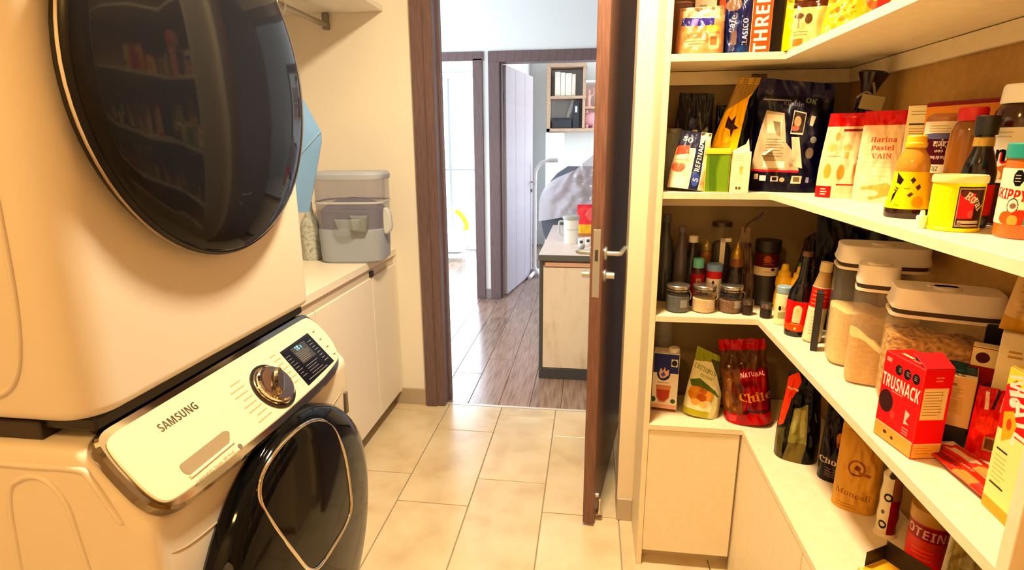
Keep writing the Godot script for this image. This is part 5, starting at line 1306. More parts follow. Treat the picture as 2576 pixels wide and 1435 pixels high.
# ------------------------------------------------------------------ third shelf
func canister(label: String, at: Vector3, yaw: float, w: float, d: float, h: float, sq: float, fill: Material, fill_h: float, slope: float) -> Node3D:
	var t = thing("canister", label, "canister", at, yaw, "")
	var k := d / w
	var r := w / 2
	var hb := h - 0.052
	var gm := glass("fff2dc", 0.06)
	part(t, "bin", mesh1(lathe([[0, 0.0], [r * 0.93, 0.0], [r * 0.97, 0.006], [r * 0.985, 0.02], [r * 0.985, hb - 0.012], [r * 0.96, hb - 0.004]], 56, sq, 1.0, k), gm))
	part(t, "bin_rim", mesh1(lathe([[r * 0.95, hb - 0.002], [r * 1.0, hb - 0.002], [r * 1.005, hb + 0.001], [r * 1.0, hb + 0.004], [r * 0.95, hb + 0.004]], 56, sq, 1.0, k), M("f0ddc0", 0.3)))
	part(t, "gasket", mesh1(lathe([[r * 0.9, hb + 0.004], [r * 0.95, hb + 0.004], [r * 0.95, hb + 0.014], [r * 0.9, hb + 0.014]], 56, sq, 1.0, k), M("3a2418", 0.5)))
	part(t, "lid", mesh1(lathe([[0, hb + 0.013], [r * 0.99, hb + 0.013], [r * 1.015, hb + 0.018], [r * 0.985, hb + 0.027], [r * 0.96, hb + 0.036], [r * 0.965, hb + 0.048], [r * 0.94, hb + 0.052], [r * 0.6, hb + 0.0505], [0, hb + 0.0505]], 56, sq, 1.0, k), M("f6ecdd", 0.35)))
	part(t, "lid_button", mesh1(lathe([[0, hb + 0.05], [0.022, hb + 0.05], [0.022, hb + 0.0535], [0.02, hb + 0.055], [0, hb + 0.055]], 32), M("f2e6d4", 0.35)))
	if fill:
		var f := lathe([[0, 0.004], [r * 0.9, 0.004], [r * 0.95, 0.012], [r * 0.955, fill_h], [r * 0.5, fill_h + 0.004], [0, fill_h + 0.005]], 48, sq, 1.0, k)
		for i in f.v.size():
			if f.v[i].y > fill_h * 0.9:
				f.v[i].y += slope * (-f.v[i].x / r) + 0.004 * sin(f.v[i].x * 90.0 + f.v[i].z * 70.0)
		part(t, "contents", mesh1(f, fill))
	return t

func build_third_shelf():
	var clear := glass("8c9294", 0.05)
	var steel := M("b9b2a6", 0.25, 0.9)
	# back row at the left
	var dkglass := M("23282c", 0.1)
	bottle("oil_bottle", "tall grey glass bottle at the far left of the third shelf", "bottle", Vector3(0.250, S3, -1.885), 0, [["body", [[0, 0], [0.026, 0], [0.028, 0.004], [0.028, 0.17], [0.022, 0.20], [0.012, 0.225], [0.012, 0.265], [0, 0.265]], M("3b4145", 0.1)], ["cap", [[0, 0.262], [0.0138, 0.262], [0.0138, 0.285], [0, 0.286]], M("4c5052", 0.4)]])
	bottle("oil_bottle", "tall purple-grey bottle second from the left, behind the clip jar", "bottle", Vector3(0.298, S3, -1.86), 0, [["body", [[0, 0], [0.02, 0], [0.022, 0.004], [0.022, 0.15], [0.016, 0.19], [0.010, 0.21], [0.010, 0.235], [0, 0.235]], M("4b434c", 0.1)], ["cap", [[0, 0.232], [0.0118, 0.232], [0.0118, 0.25], [0, 0.251]], M("5a5256", 0.4)]])
	bottle("sauce_bottle", "dark bottle with a white cap behind the left jars", "bottle", Vector3(0.336, S3, -1.87), 0, [["body", [[0, 0], [0.021, 0], [0.023, 0.004], [0.023, 0.13], [0.016, 0.165], [0.012, 0.18], [0.012, 0.20], [0, 0.20]], dkglass], ["neck_band", [[0.0122, 0.185], [0.0135, 0.186], [0.0135, 0.198], [0.0122, 0.199]], M("1b1a1c", 0.4)], ["cap", [[0, 0.199], [0.0148, 0.199], [0.0148, 0.219], [0, 0.221]], M("d9d3c8", 0.4)]])
	bottle("hot_sauce_bottle", "small red-labelled bottle with a teal cap on the third shelf", "bottle", Vector3(0.347, S3, -1.815), -11, [["body", [[0, 0], [0.019, 0], [0.021, 0.004], [0.021, 0.115], [0.016, 0.128], [0, 0.128]], M("3a1210", 0.12)], ["label", [[0.0212, 0.04], [0.0216, 0.041], [0.0216, 0.108], [0.0212, 0.109]], round_ink(0.021, 0.068, "8e1420", [["r", 0.47, 0.2, 0.12, 0.7, "b98f6e"], ["r", 0.5, 0.3, 0.06, 0.5, "8a5a48"]])], ["cap", [[0, 0.127], [0.0165, 0.127], [0.017, 0.129], [0.017, 0.155], [0.0155, 0.157], [0, 0.157]], M("5bb3a6", 0.4)]])
	bottle("spice_can", "small can with a blue lid and a red and white label", "can", Vector3(0.395, S3, -1.805), -12, [["body", [[0, 0], [0.0235, 0], [0.0235, 0.122], [0, 0.122]], round_ink(0.0235, 0.122, "ded0bc", [["r", 0, 0, 1, 0.2, "b4262c"], ["e", 0.49, 0.34, 0.03, 0.1, "1d1712"], ["l", 0.43, 0.48, 0.15, 3, 0.07, 0.02, "9a8a78"], ["p", [0.4, 0.8, 0.62, 0.6, 0.62, 0.95, 0.4, 0.95], "8d6a4a"]])], ["lid", [[0, 0.121], [0.0245, 0.121], [0.0245, 0.14], [0.022, 0.143], [0, 0.143]], M("6d8fc4", 0.4)]])
	bottle("pepper_grinder", "slim bronze pepper grinder behind the blue-lidded can", "grinder", Vector3(0.380, S3, -1.875), 0, [["body", [[0, 0], [0.018, 0], [0.019, 0.005], [0.013, 0.06], [0.013, 0.13], [0.0175, 0.15], [0.0175, 0.168], [0, 0.168]], M("a06a3a", 0.3, 0.5)], ["head", [[0, 0.168], [0.014, 0.168], [0.0175, 0.176], [0.0165, 0.19], [0.009, 0.20], [0.005, 0.208], [0, 0.21]], M("8c7a44", 0.3, 0.5)]])
	var tall := jar("tall_jar", "tall dark jar with a round metal lid and a white tag", "jar", Vector3(0.424, S3, -1.886), 0.031, 0.265, M("211a14", 0.6), 0.2, M("4a3f36", 0.25, 0.7), clear, "", 0.014, 0.9)
	part(tall, "tag", slab(Vector3(-0.012, 0.13, 0.0315), Vector3(0.004, 0.215, 0.0325), 0.0003, M("e6dcc6", 0.5)), Vector3.ZERO, Vector3(0, 8, 0))
	part(tall, "tag", slab(Vector3(-0.012, 0.203, 0.0315), Vector3(0.022, 0.215, 0.0325), 0.0003, M("e6dcc6", 0.5)), Vector3.ZERO, Vector3(0, 8, 0))
	bottle("extract_bottle", "dark bottle with a pointed gold top behind the spice jars", "bottle", Vector3(0.458, S3, -1.80), 0, [["body", [[0, 0], [0.024, 0], [0.026, 0.004], [0.026, 0.115], [0.020, 0.135], [0.018, 0.14], [0, 0.14]], M("1d1410", 0.1)], ["collar", [[0.0182, 0.136], [0.0195, 0.138], [0.0195, 0.162], [0, 0.163]], M("7a4a28", 0.3, 0.4)], ["top", [[0, 0.16], [0.018, 0.16], [0.019, 0.165], [0.017, 0.18], [0.010, 0.192], [0.004, 0.205], [0.003, 0.213], [0, 0.214]], M("a8842c", 0.25, 0.7)]])
	# bag of dried chillies with its twisted top
	var cb := thing("chili_bag", "clear bag of dark dried chillies with a twisted top", "bag", Vector3(0.494, S3, -1.868), -15)
	part(cb, "contents", pouch(0.068, 0.2, 0.04, M("3a1a10", 0.5), M("3a1a10", 0.5), {"seed": 41, "wr": 0.03, "taper": 0.6}))
	part(cb, "film", pouch(0.078, 0.25, 0.05, glass("c9a58c", 0.25), glass("c9a58c", 0.25), {"seed": 42, "wr": 0.02, "taper": 0.35, "seal": 0.02}))
	part(cb, "twist", mesh1(tube(curve([Vector3(-0.004, 0.235, 0), Vector3(0, 0.255, 0.004), Vector3(0.012, 0.268, 0), Vector3(0.03, 0.28, 0.003), Vector3(0.045, 0.30, 0)], 5), 0.006, 8, false, 0.5), M("4a2c1c", 0.4)))
	part(cb, "tail", mesh1(prism([Vector2(0, 0), Vector2(0.04, 0.01), Vector2(0.055, 0.035), Vector2(0.02, 0.018)], 0.002, 0.0), M("3c2216", 0.4)), Vector3(0.005, 0.265, 0))
	# clip jars in front
	var spec := [["clip_jar", "low clip jar of grey salt at the front left of the third shelf", 0.280, -1.755, noise_mat(["2b2d30", "4b4e50", "6b6d6c"], 0.08, Vector3(12, 12, 12), 0.6, 95), 0.055], ["clip_jar", "low clip jar of pale oats, middle one of the three front jars", 0.360, -1.760, noise_mat(["a98a58", "cfb07c", "e2c896"], 0.10, Vector3(12, 12, 12), 0.7, 96), 0.045], ["clip_jar", "low clip jar of star anise, third of the front jars", 0.442, -1.766, noise_mat(["2e1a10", "6a4426", "c49a68"], 0.08, Vector3(12, 12, 12), 0.6, 97), 0.04]]
	for s in spec:
		var j := jar(s[0], s[1], "jar", Vector3(s[2], S3, s[3]), 0.0355, 0.085, s[4], s[5], steel, clear, "front clip jars", 0.010, 0.9)
		part(j, "ring", mesh1(lathe([[0.0325, 0.066], [0.035, 0.067], [0.035, 0.0715], [0.0325, 0.0725]], 32), M("8f8576", 0.2, 0.9)))
		part(j, "clip", mesh1(tube(curve([Vector3(0.030, 0.07, 0.016), Vector3(0.036, 0.06, 0.018), Vector3(0.036, 0.045, 0.014), Vector3(0.034, 0.04, 0.012)], 4), 0.0014, 6), steel))
		part(j, "emboss", mesh1(lathe([[0.0356, 0.018], [0.0362, 0.02], [0.0362, 0.04], [0.0356, 0.042]], 12, 2.0, 1.0, 1.0, true, 0.1, 0.75), glass("f2f2ee", 0.25)))
	jar("spice_jar", "tiny dark jar with a silver lid, left of its twin", "jar", Vector3(0.486, S3, -1.738), 0.0165, 0.047, M("1b0f0b", 0.5), 0.03, M("6a5a4e", 0.25, 0.8), glass("3a2a22", 0.55), "tiny spice jars", 0.013, 0.98)
	jar("spice_jar", "tiny dark jar with a silver lid beside the mayonnaise jar", "jar", Vector3(0.533, S3, -1.712), 0.017, 0.044, M("15100d", 0.5), 0.03, M("7a6e64", 0.25, 0.8), glass("3a2a22", 0.55), "tiny spice jars", 0.012, 0.98)
	# coffee jar
	var co := jar("coffee_jar", "tall jar of dark coffee with a broad black lid", "jar", Vector3(0.566, S3, -1.865), 0.036, 0.212, M("1e120c", 0.5), 0.185, M("171210", 0.45), clear, "", 0.034, 0.98)
	part(co, "label", mesh1(lathe([[0.0362, 0.10], [0.0368, 0.101], [0.0368, 0.172], [0.0362, 0.173]], 32), round_ink(0.0365, 0.072, "4a1a12", [["e", 0.47, 0.25, 0.05, 0.16, "a04a28"], ["l", 0.42, 0.3, 0.16, 3, 0.09, 0.03, "b4683c"], ["r", 0, 0.62, 1, 0.38, "e6d6b8"], ["e", 0.55, 0.70, 0.03, 0.07, "4a2416"], ["r", 0.43, 0.78, 0.1, 0.06, "c9b694"]])))
	# mustard bottles
	var mu := M("f5b60e", 0.35)
	var must := [["body", [[0, 0], [0.021, 0], [0.0245, 0.006], [0.0245, 0.05], [0.021, 0.07], [0.024, 0.085], [0.0235, 0.103], [0.017, 0.114], [0, 0.114]], mu], ["cap", [[0, 0.113], [0.0185, 0.113], [0.0185, 0.122], [0.012, 0.128], [0.010, 0.142], [0.008, 0.147], [0, 0.147]], M("f8c51e", 0.35)]]
	bottle("mustard_bottle", "yellow squeeze bottle standing in front of the coffee jar", "bottle", Vector3(0.603, S3, -1.80), -18, must, "mustard bottles")
	bottle("mustard_bottle", "yellow squeeze bottle with green stopper half hidden by the dark sauce bottle", "bottle", Vector3(0.640, S3, -1.775), -20, must + [["stopper", [[0, 0.146], [0.009, 0.146], [0.009, 0.158], [0, 0.16]], M("3f6a22", 0.4)]], "mustard bottles")
	bottle("mayonnaise_jar", "cream jar with a blue-grey lid in front of the mustard", "jar", Vector3(0.560, S3, -1.655), -19, [["body", [[0, 0], [0.019, 0], [0.0215, 0.004], [0.0215, 0.085], [0.018, 0.094], [0, 0.094]], M("efdcae", 0.3)], ["label", [[0.0216, 0.02], [0.022, 0.021], [0.022, 0.062], [0.0216, 0.063]], round_ink(0.022, 0.043, "f0e0b2", [["e", 0.45, 0.3, 0.03, 0.16, "17140f"], ["p", [0.42, 0.6, 0.56, 0.5, 0.56, 1, 0.42, 1], "a8a070"], ["t", "M", 0.53, 0.3, 0.3, "c0a870"]])], ["lid", [[0, 0.093], [0.0205, 0.093], [0.021, 0.095], [0.021, 0.110], [0.019, 0.112], [0, 0.112]], M("8ba6b4", 0.4)]])
	# tilted dark sauce bottle
	bottle("dark_sauce_bottle", "dark long-necked bottle with a big red and orange label", "bottle", Vector3(0.563, S3, -1.558), -20, [["body", [[0, 0], [0.0235, 0], [0.026, 0.004], [0.030, 0.10], [0.0285, 0.122], [0.020, 0.142], [0.0135, 0.16], [0.0115, 0.20], [0.0115, 0.22], [0, 0.22]], M("0c0a0c", 0.08)], ["label", [[0.0268, 0.016], [0.0272, 0.018], [0.0306, 0.098], [0.0298, 0.1]], round_ink(0.028, 0.084, "dd1612", [["r", 0, 0.78, 1, 0.22, "e85a1c"], ["e", 0.5, 0.3, 0.06, 0.18, "f5e2b4"], ["r", 0.44, 0.3, 0.12, 0.42, "f5e2b4"], ["e", 0.5, 0.32, 0.035, 0.1, "e8cf96"], ["l", 0.46, 0.45, 0.08, 4, 0.06, 0.02, "d9b878"], ["r", 0.42, 0.75, 0.16, 0.03, "f0b060"], ["e", 0.5, 0.9, 0.02, 0.05, "f2d080"]])], ["cap", [[0, 0.219], [0.0128, 0.219], [0.0128, 0.231], [0, 0.232]], M("5a3420", 0.35)]], "", 1.0, 1.0, Vector3(0, 0, -3))
	bottle("vinegar_bottle", "white-labelled bottle with red bands behind the dark sauce bottle", "bottle", Vector3(0.590, S3, -1.508), -21, [["body", [[0, 0], [0.020, 0], [0.022, 0.004], [0.022, 0.09], [0.0215, 0.15], [0.016, 0.175], [0.0135, 0.19], [0, 0.19]], M("b08a50", 0.15)], ["label", [[0.0222, 0.004], [0.0226, 0.005], [0.0222, 0.15], [0.0217, 0.151]], round_ink(0.022, 0.147, "efdfbe", [["r", 0, 0.02, 1, 0.36, "d8301c"], ["l", 0.35, 0.08, 0.3, 4, 0.075, 0.015, "f0b088"], ["r", 0, 0.38, 1, 0.05, "f3e6c8"], ["e", 0.5, 0.44, 0.05, 0.04, "2a1512"], ["l", 0.42, 0.55, 0.2, 6, 0.06, 0.015, "b3a47c"]])], ["cap", [[0, 0.19], [0.0145, 0.19], [0.015, 0.193], [0.0145, 0.214], [0, 0.216]], M("dcc690", 0.4)]], "", 1.0, 1.0, Vector3(0, 0, -4))
	carton("dark_box", "slim black slab standing against the first canister", "carton", Vector3(0.572, S3, -1.440), -20, 0.016, 0.152, 0.03, "120b09", {}, {"flap_hex": "120b09"})  # thin upright near-black block beside the canister
	# dark things at the back of the right run
	bag("coffee_bag", "black bag in the corner behind the canisters", "bag", Vector3(0.70, S3, -1.62), -24, 0.13, 0.30, 0.06, "0d0b0c", [["p", [0.3, 0.1, 0.34, 0.1, 0.6, 0.5, 0.57, 0.5], "3a2c2a"]], {"seed": 44, "wr": 0.014, "rough": 0.3, "roll": 4, "slant": -0.08})
	var db := thing("brown_bag", "brown see-through bag slumped in the shelf corner behind the mustard", "bag", Vector3(0.700, S3, -1.835), -20)
	part(db, "bag", pouch(0.12, 0.25, 0.06, M("32200f", 0.3), M("32200f", 0.3), {"seed": 45, "wr": 0.03, "taper": 0.6, "slant": 0.12}))
	part(db, "knot", mesh1(lathe([[0, 0], [0.012, 0.004], [0.02, 0.03], [0.012, 0.034], [0, 0.02]], 12), M("2a1a0e", 0.3)), Vector3(0.01, 0.245, 0))
	bottle("spice_tin", "black tin behind the first canister, left of its neighbour", "tin", Vector3(0.742, S3, -1.555), 0, [["body", [[0, 0], [0.026, 0], [0.026, 0.26], [0, 0.26]], M("2a1c12", 0.4)], ["lid", [[0, 0.26], [0.027, 0.26], [0.027, 0.292], [0, 0.294]], M("0f0c0b", 0.4)]])
	bottle("spice_tin", "brown tin with a black lid at the back, far right", "tin", Vector3(0.742, S3, -1.455), 0, [["body", [[0, 0], [0.026, 0], [0.026, 0.262], [0, 0.262]], M("5a3a24", 0.4)], ["band", [[0.0262, 0.22], [0.0268, 0.221], [0.0268, 0.25], [0.0262, 0.251]], M("b08a5a", 0.4)], ["lid", [[0, 0.262], [0.027, 0.262], [0.027, 0.285], [0, 0.287]], M("120d0c", 0.4)]])
	# canisters
	var flour := noise_mat(["c9a25c", "d9b674", "e0c084"], 0.06, Vector3(6, 6, 6), 0.8, 98)
	canister("tall canister of flour with a long white lid, leftmost canister", Vector3(0.661, S3, -1.362), -14, 0.18, 0.118, 0.285, 4.5, flour, 0.128, 0.006)
	canister("slim canister with dark brown rest at its foot, middle canister", Vector3(0.606, S3, -1.250), -22, 0.078, 0.078, 0.262, 4.0, noise_mat(["b98a44", "c99e58", "d4ac68"], 0.06, Vector3(6, 6, 6), 0.8, 99), 0.092, 0.02)
	var oats := noise_mat(["6a3a10", "b0752a", "d69c48", "edc077"], 0.055, Vector3(5, 5, 5), 0.7, 100, 2, 0.8)
	var big := canister("big canister filled with oats, largest of the three", Vector3(0.674, S3, -1.135), -19, 0.178, 0.095, 0.240, 6.0, oats, 0.142, 0.006)
	part(big, "lid_tab", slab(Vector3(-0.03, 0.238, -0.015), Vector3(0.02, 0.243, 0.006), 0.002, M("efe2cc", 0.4)))
	# red snack box
	var tr := carton("snack_box", "bright red box lettered TRUSNACK with three black seals on the shelf edge", "box", Vector3(0.551, S3, -0.964), -80, 0.092, 0.158, 0.050, "e0101a",
		{"f": ["e2141c", [["r", 0, 0, 1, 0.06, "d8101a"], ["p", seal8(0.40, 0.14, 0.095, 0.06), "1a0c0c"], ["p", seal8(0.62, 0.14, 0.095, 0.06), "1a0c0c"], ["p", seal8(0.84, 0.14, 0.095, 0.06), "1a0c0c"], ["l", 0.40, 0.115, 0.09, 3, 0.018, 0.006, "c9b9b0"], ["l", 0.60, 0.115, 0.09, 3, 0.018, 0.006, "c9b9b0"], ["l", 0.80, 0.115, 0.09, 3, 0.018, 0.006, "c9b9b0"], ["r", 0.05, 0.05, 0.14, 0.05, "f0a090"], ["t", "TRUSNACK", 0.5, 0.31, 0.15, "fbe8dc", 0, 0.54], ["l", 0.3, 0.40, 0.3, 1, 0.05, 0.012, "f2b0a0"], ["e", 0.2, 0.55, 0.19, 0.13, "3a0d0c"], ["e", 0.42, 0.66, 0.06, 0.05, "c84a40"], ["p", [0.72, 0.52, 0.84, 0.54, 0.76, 0.64, 0.86, 0.66, 0.72, 0.68], "f6cdbd"], ["l", 0.7, 0.72, 0.18, 3, 0.03, 0.012, "f2b0a0"], ["r", 0, 0.82, 1, 0.012, "f6d9b0"], ["r", 0, 0.83, 1, 0.17, "e6a956"], ["e", 0.3, 0.9, 0.05, 0.02, "5a2a14"], ["e", 0.5, 0.92, 0.04, 0.02, "5a2a14"]]],
		"r": ["e01018", [["l", 0.4, 0.08, 0.3, 2, 0.035, 0.015, "f09a90"], ["r", 0.06, 0.2, 0.86, 0.36, "efc98a"], ["r", 0.09, 0.215, 0.80, 0.33, "f6dca6"], ["l", 0.12, 0.24, 0.72, 9, 0.032, 0.007, "8a5c30"], ["r", 0.7, 0.24, 0.01, 0.3, "8a5c30"], ["r", 0, 0.83, 1, 0.01, "f6d9b0"], ["r", 0, 0.84, 1, 0.16, "e6a956"], ["l", 0.1, 0.88, 0.6, 3, 0.03, 0.007, "a8682c"], ["r", 0.72, 0.95, 0.2, 0.02, "9a5a24"]]],
		"t": ["d21018", [["e", 0.6, 0.4, 0.2, 0.28, "1c0606"], ["r", 0.2, 0.62, 0.3, 0.12, "f0d0a8"], ["r", 0.55, 0.75, 0.25, 0.08, "e89080"]]]}, {"flap": false})
	part(tr, "lid_flap", slab(Vector3(0, -0.0005, -0.024), Vector3(0.034, 0.0008, 0.024), 0.0003, M("d8121a", 0.4)), Vector3(0.0455, 0.159, 0), Vector3(0, 0, 152))
	# berry bar box on a dark carton
	carton("dark_box", "low black carton under the cream berry box", "carton", Vector3(0.630, S3, -1.012), -32, 0.075, 0.036, 0.078, "0d0808", {}, {"flap_hex": "0d0808"})
	var be := carton("bar_box", "cream box lettered BERRIES with a teal checkered top", "box", Vector3(0.630, S3 + 0.038, -1.012), -32, 0.076, 0.090, 0.082, "e0b878",
		{"f": ["e9c083", [["t", "Y BERRIES", 0.52, 0.16, 0.045, "5a3416", 0, 0.85], ["l", 0.15, 0.24, 0.7, 6, 0.035, 0.012, "a87f48"], ["r", 0.45, 0.46, 0.4, 0.3, "dcb26c"], ["l", 0.48, 0.48, 0.3, 5, 0.05, 0.012, "b18848"]]],
		"t": ["12303a", [["r", 0, 0.82, 1, 0.18, "efe2c8"], ["t", "PASAS", 0.5, 0.9, 0.14, "1d1a1a"], ["r", 0.04, 0.05, 0.2, 0.16, "245f6a"], ["r", 0.30, 0.05, 0.2, 0.16, "1d4e5a"], ["r", 0.56, 0.05, 0.2, 0.16, "245f6a"], ["r", 0.8, 0.05, 0.16, 0.16, "1d4e5a"], ["r", 0.04, 0.28, 0.2, 0.16, "1d4e5a"], ["r", 0.30, 0.28, 0.2, 0.16, "2a6a74"], ["r", 0.56, 0.28, 0.2, 0.16, "1d4e5a"], ["r", 0.8, 0.28, 0.16, 0.16, "245f6a"], ["r", 0.04, 0.52, 0.2, 0.16, "245f6a"], ["r", 0.30, 0.52, 0.2, 0.16, "1d4e5a"], ["r", 0.56, 0.52, 0.2, 0.16, "2a6a74"], ["r", 0.8, 0.52, 0.16, 0.16, "1d4e5a"]]]}, {"flap": false})
	part(be, "tuck_flap", slab(Vector3(-0.036, 0.090, -0.039), Vector3(0.036, 0.0915, -0.035), 0.0003, M("12303a", 0.5)))
	# boxes near the end panel
	var mz := carton("corn_starch_box", "tall red and yellow box lettered MAIZ near the end panel of the shelf", "box", Vector3(0.618, S3, -0.772), -92, 0.058, 0.212, 0.092, "f0c45c",
		{"f": ["f2e29a", [["r", 0, 0, 1, 0.42, "d9141a"], ["p", [0, 0.12, 0.3, 0.06, 0.55, 0.1, 0.6, 0.0, 0, 0], "f0dc50"], ["t", "MAIZ", 0.66, 0.23, 0.22, "fae6d2", 72, 0.62], ["t", "16", 0.33, 0.17, 0.10, "f6d9c8", 72], ["p", [0.1, 0.3, 0.4, 0.26, 0.6, 0.34, 0.5, 0.44, 0.2, 0.5], "f2a81a"], ["e", 0.35, 0.36, 0.09, 0.04, "d84a14"], ["r", 0.12, 0.55, 0.4, 0.014, "3a2f14"], ["l", 0.12, 0.6, 0.5, 7, 0.032, 0.008, "b8a860"], ["r", 0.12, 0.80, 0.5, 0.014, "3a2f14"], ["r", 0, 0.92, 1, 0.08, "f2a01c"]]],
		"r": ["efdf92", [["r", 0, 0, 1, 0.2, "e8c83c"], ["l", 0.1, 0.25, 0.5, 4, 0.06, 0.01, "b5a868"], ["l", 0.1, 0.52, 0.5, 6, 0.06, 0.008, "c3b678"]]]}, {"flap": false})
	part(mz, "top_flap", box(0.056, 0.001, 0.088, 0.0003, M("e8d050", 0.5)), Vector3(0, 0.2125, 0))
	bag("seasoning_sachet", "red sachet with torn white top and a barcode patch", "sachet", Vector3(0.655, S3, -0.930), -36, 0.052, 0.125, 0.014, "d8241a", [["r", 0, 0, 1, 0.3, "c01a16"], ["p", [0.2, 0.05, 0.3, 0.02, 0.36, 0.3, 0.26, 0.3], "f0d8c8"], ["p", [0.5, 0.0, 0.58, 0.02, 0.5, 0.28, 0.42, 0.28], "3a1410"], ["p", [0.66, 0.05, 0.8, 0.1, 0.72, 0.32, 0.62, 0.3], "f0c8b0"], ["e", 0.4, 0.5, 0.3, 0.12, "f0461c"], ["r", 0.4, 0.66, 0.42, 0.2, "c99a68"], ["r", 0.44, 0.69, 0.34, 0.14, "7a5238"], ["r", 0.75, 0.8, 0.25, 0.2, "f0b43a"]], {"seed": 51, "wr": 0.006, "seal": 0.14, "pillow": true, "back": "b81a14"})
	carton("candy_box", "maroon box with a cream top and a dark oval near the end panel", "box", Vector3(0.692, S3, -1.022), -34, 0.046, 0.165, 0.03, "8a1014", {"f": ["8f0f16", [["r", 0, 0, 1, 0.2, "efd9a2"], ["e", 0.35, 0.1, 0.22, 0.06, "4a1216"], ["e", 0.7, 0.5, 0.25, 0.15, "5a0a10"]]]}, {"flap_hex": "efd9a2"})
	carton("dark_box", "black carton with a grey stripe behind the maroon candy box", "carton", Vector3(0.738, S3, -1.072), -35, 0.042, 0.19, 0.03, "15100e", {"f": ["15110f", [["r", 0.1, 0.62, 0.8, 0.06, "8a7c68"], ["e", 0.6, 0.3, 0.12, 0.06, "b0a288"]]]}, {"flap_hex": "15100e"})
	carton("cream_carton", "cream carton under the tilted beige packet at the right edge", "carton", Vector3(0.698, S3, -0.958), -36, 0.058, 0.210, 0.045, "efe0b4", {"f": ["f2e6bc", [["l", 0.2, 0.12, 0.4, 2, 0.04, 0.02, "c29a58"], ["r", 0, 0.6, 1, 0.4, "e9d68c"]]]})
	bag("crouton_packet", "beige packet with small print lying tilted on the cream carton", "packet", Vector3(0.692, S3 + 0.2105, -0.955), -36, 0.066, 0.105, 0.03, "d8bd86", [["l", 0.2, 0.1, 0.6, 2, 0.05, 0.02, "8a7440"], ["l", 0.15, 0.26, 0.7, 2, 0.1, 0.012, "8a7440"], ["l", 0.2, 0.5, 0.6, 3, 0.08, 0.01, "a8925c"], ["p", [0, 0.75, 1, 0.82, 1, 1, 0, 1], "c39a34"]], {"seed": 53, "wr": 0.004, "pillow": true, "roll": -6, "back": "cdb078"})
	# wrapped bars lying flat
	for i in 2:
		var b := thing("wrapped_bar", ["red wrapped bar lying nearest the front edge of the third shelf", "red and white wrapped bar lying behind the first one"][i], "candy bar", Vector3(0.588 + 0.030 * i, S3 + 0.0095 + 0.004 * i, -0.872 - 0.004 * i), 3 + 4 * i, "wrapped bars")
		var wm := ink(0.032, 0.155, "c4371f", [["r", 0, 0, 1, 0.06, "ead9c0"], ["r", 0, 0.94, 1, 0.06, "f0e6d4"], ["p", [0.1, 0.1, 0.5, 0.14, 0.5, 0.5, 0.1, 0.44], ["7d1d10", "e8c8a8"][i]], ["t", "CHOCO", 0.72, 0.5, 0.035, ["f2d8b8", "7a1a14"][i], 90, 1.0], ["p", [0, 0.5, 0.4, 0.55, 0.3, 0.8, 0, 0.76], "e98a4a"], ["r", 0.86, 0, 0.14, 1, ["f2dfc0", "e9b48c"][i]]])
		part(b, "wrapper", pouch(0.032, 0.155, 0.018, wm, M("b8321c", 0.3), {"seed": 60 + i, "wr": 0.003, "seal": 0.07, "pillow": true, "taper": 1.0}), Vector3(0, 0, 0.077), Vector3(-90, 0, 0))
		part(b, "crimp", slab(Vector3(-0.016, -0.001, -0.082), Vector3(0.016, 0.001, -0.074), 0.0004, M("ead9c0", 0.4)))

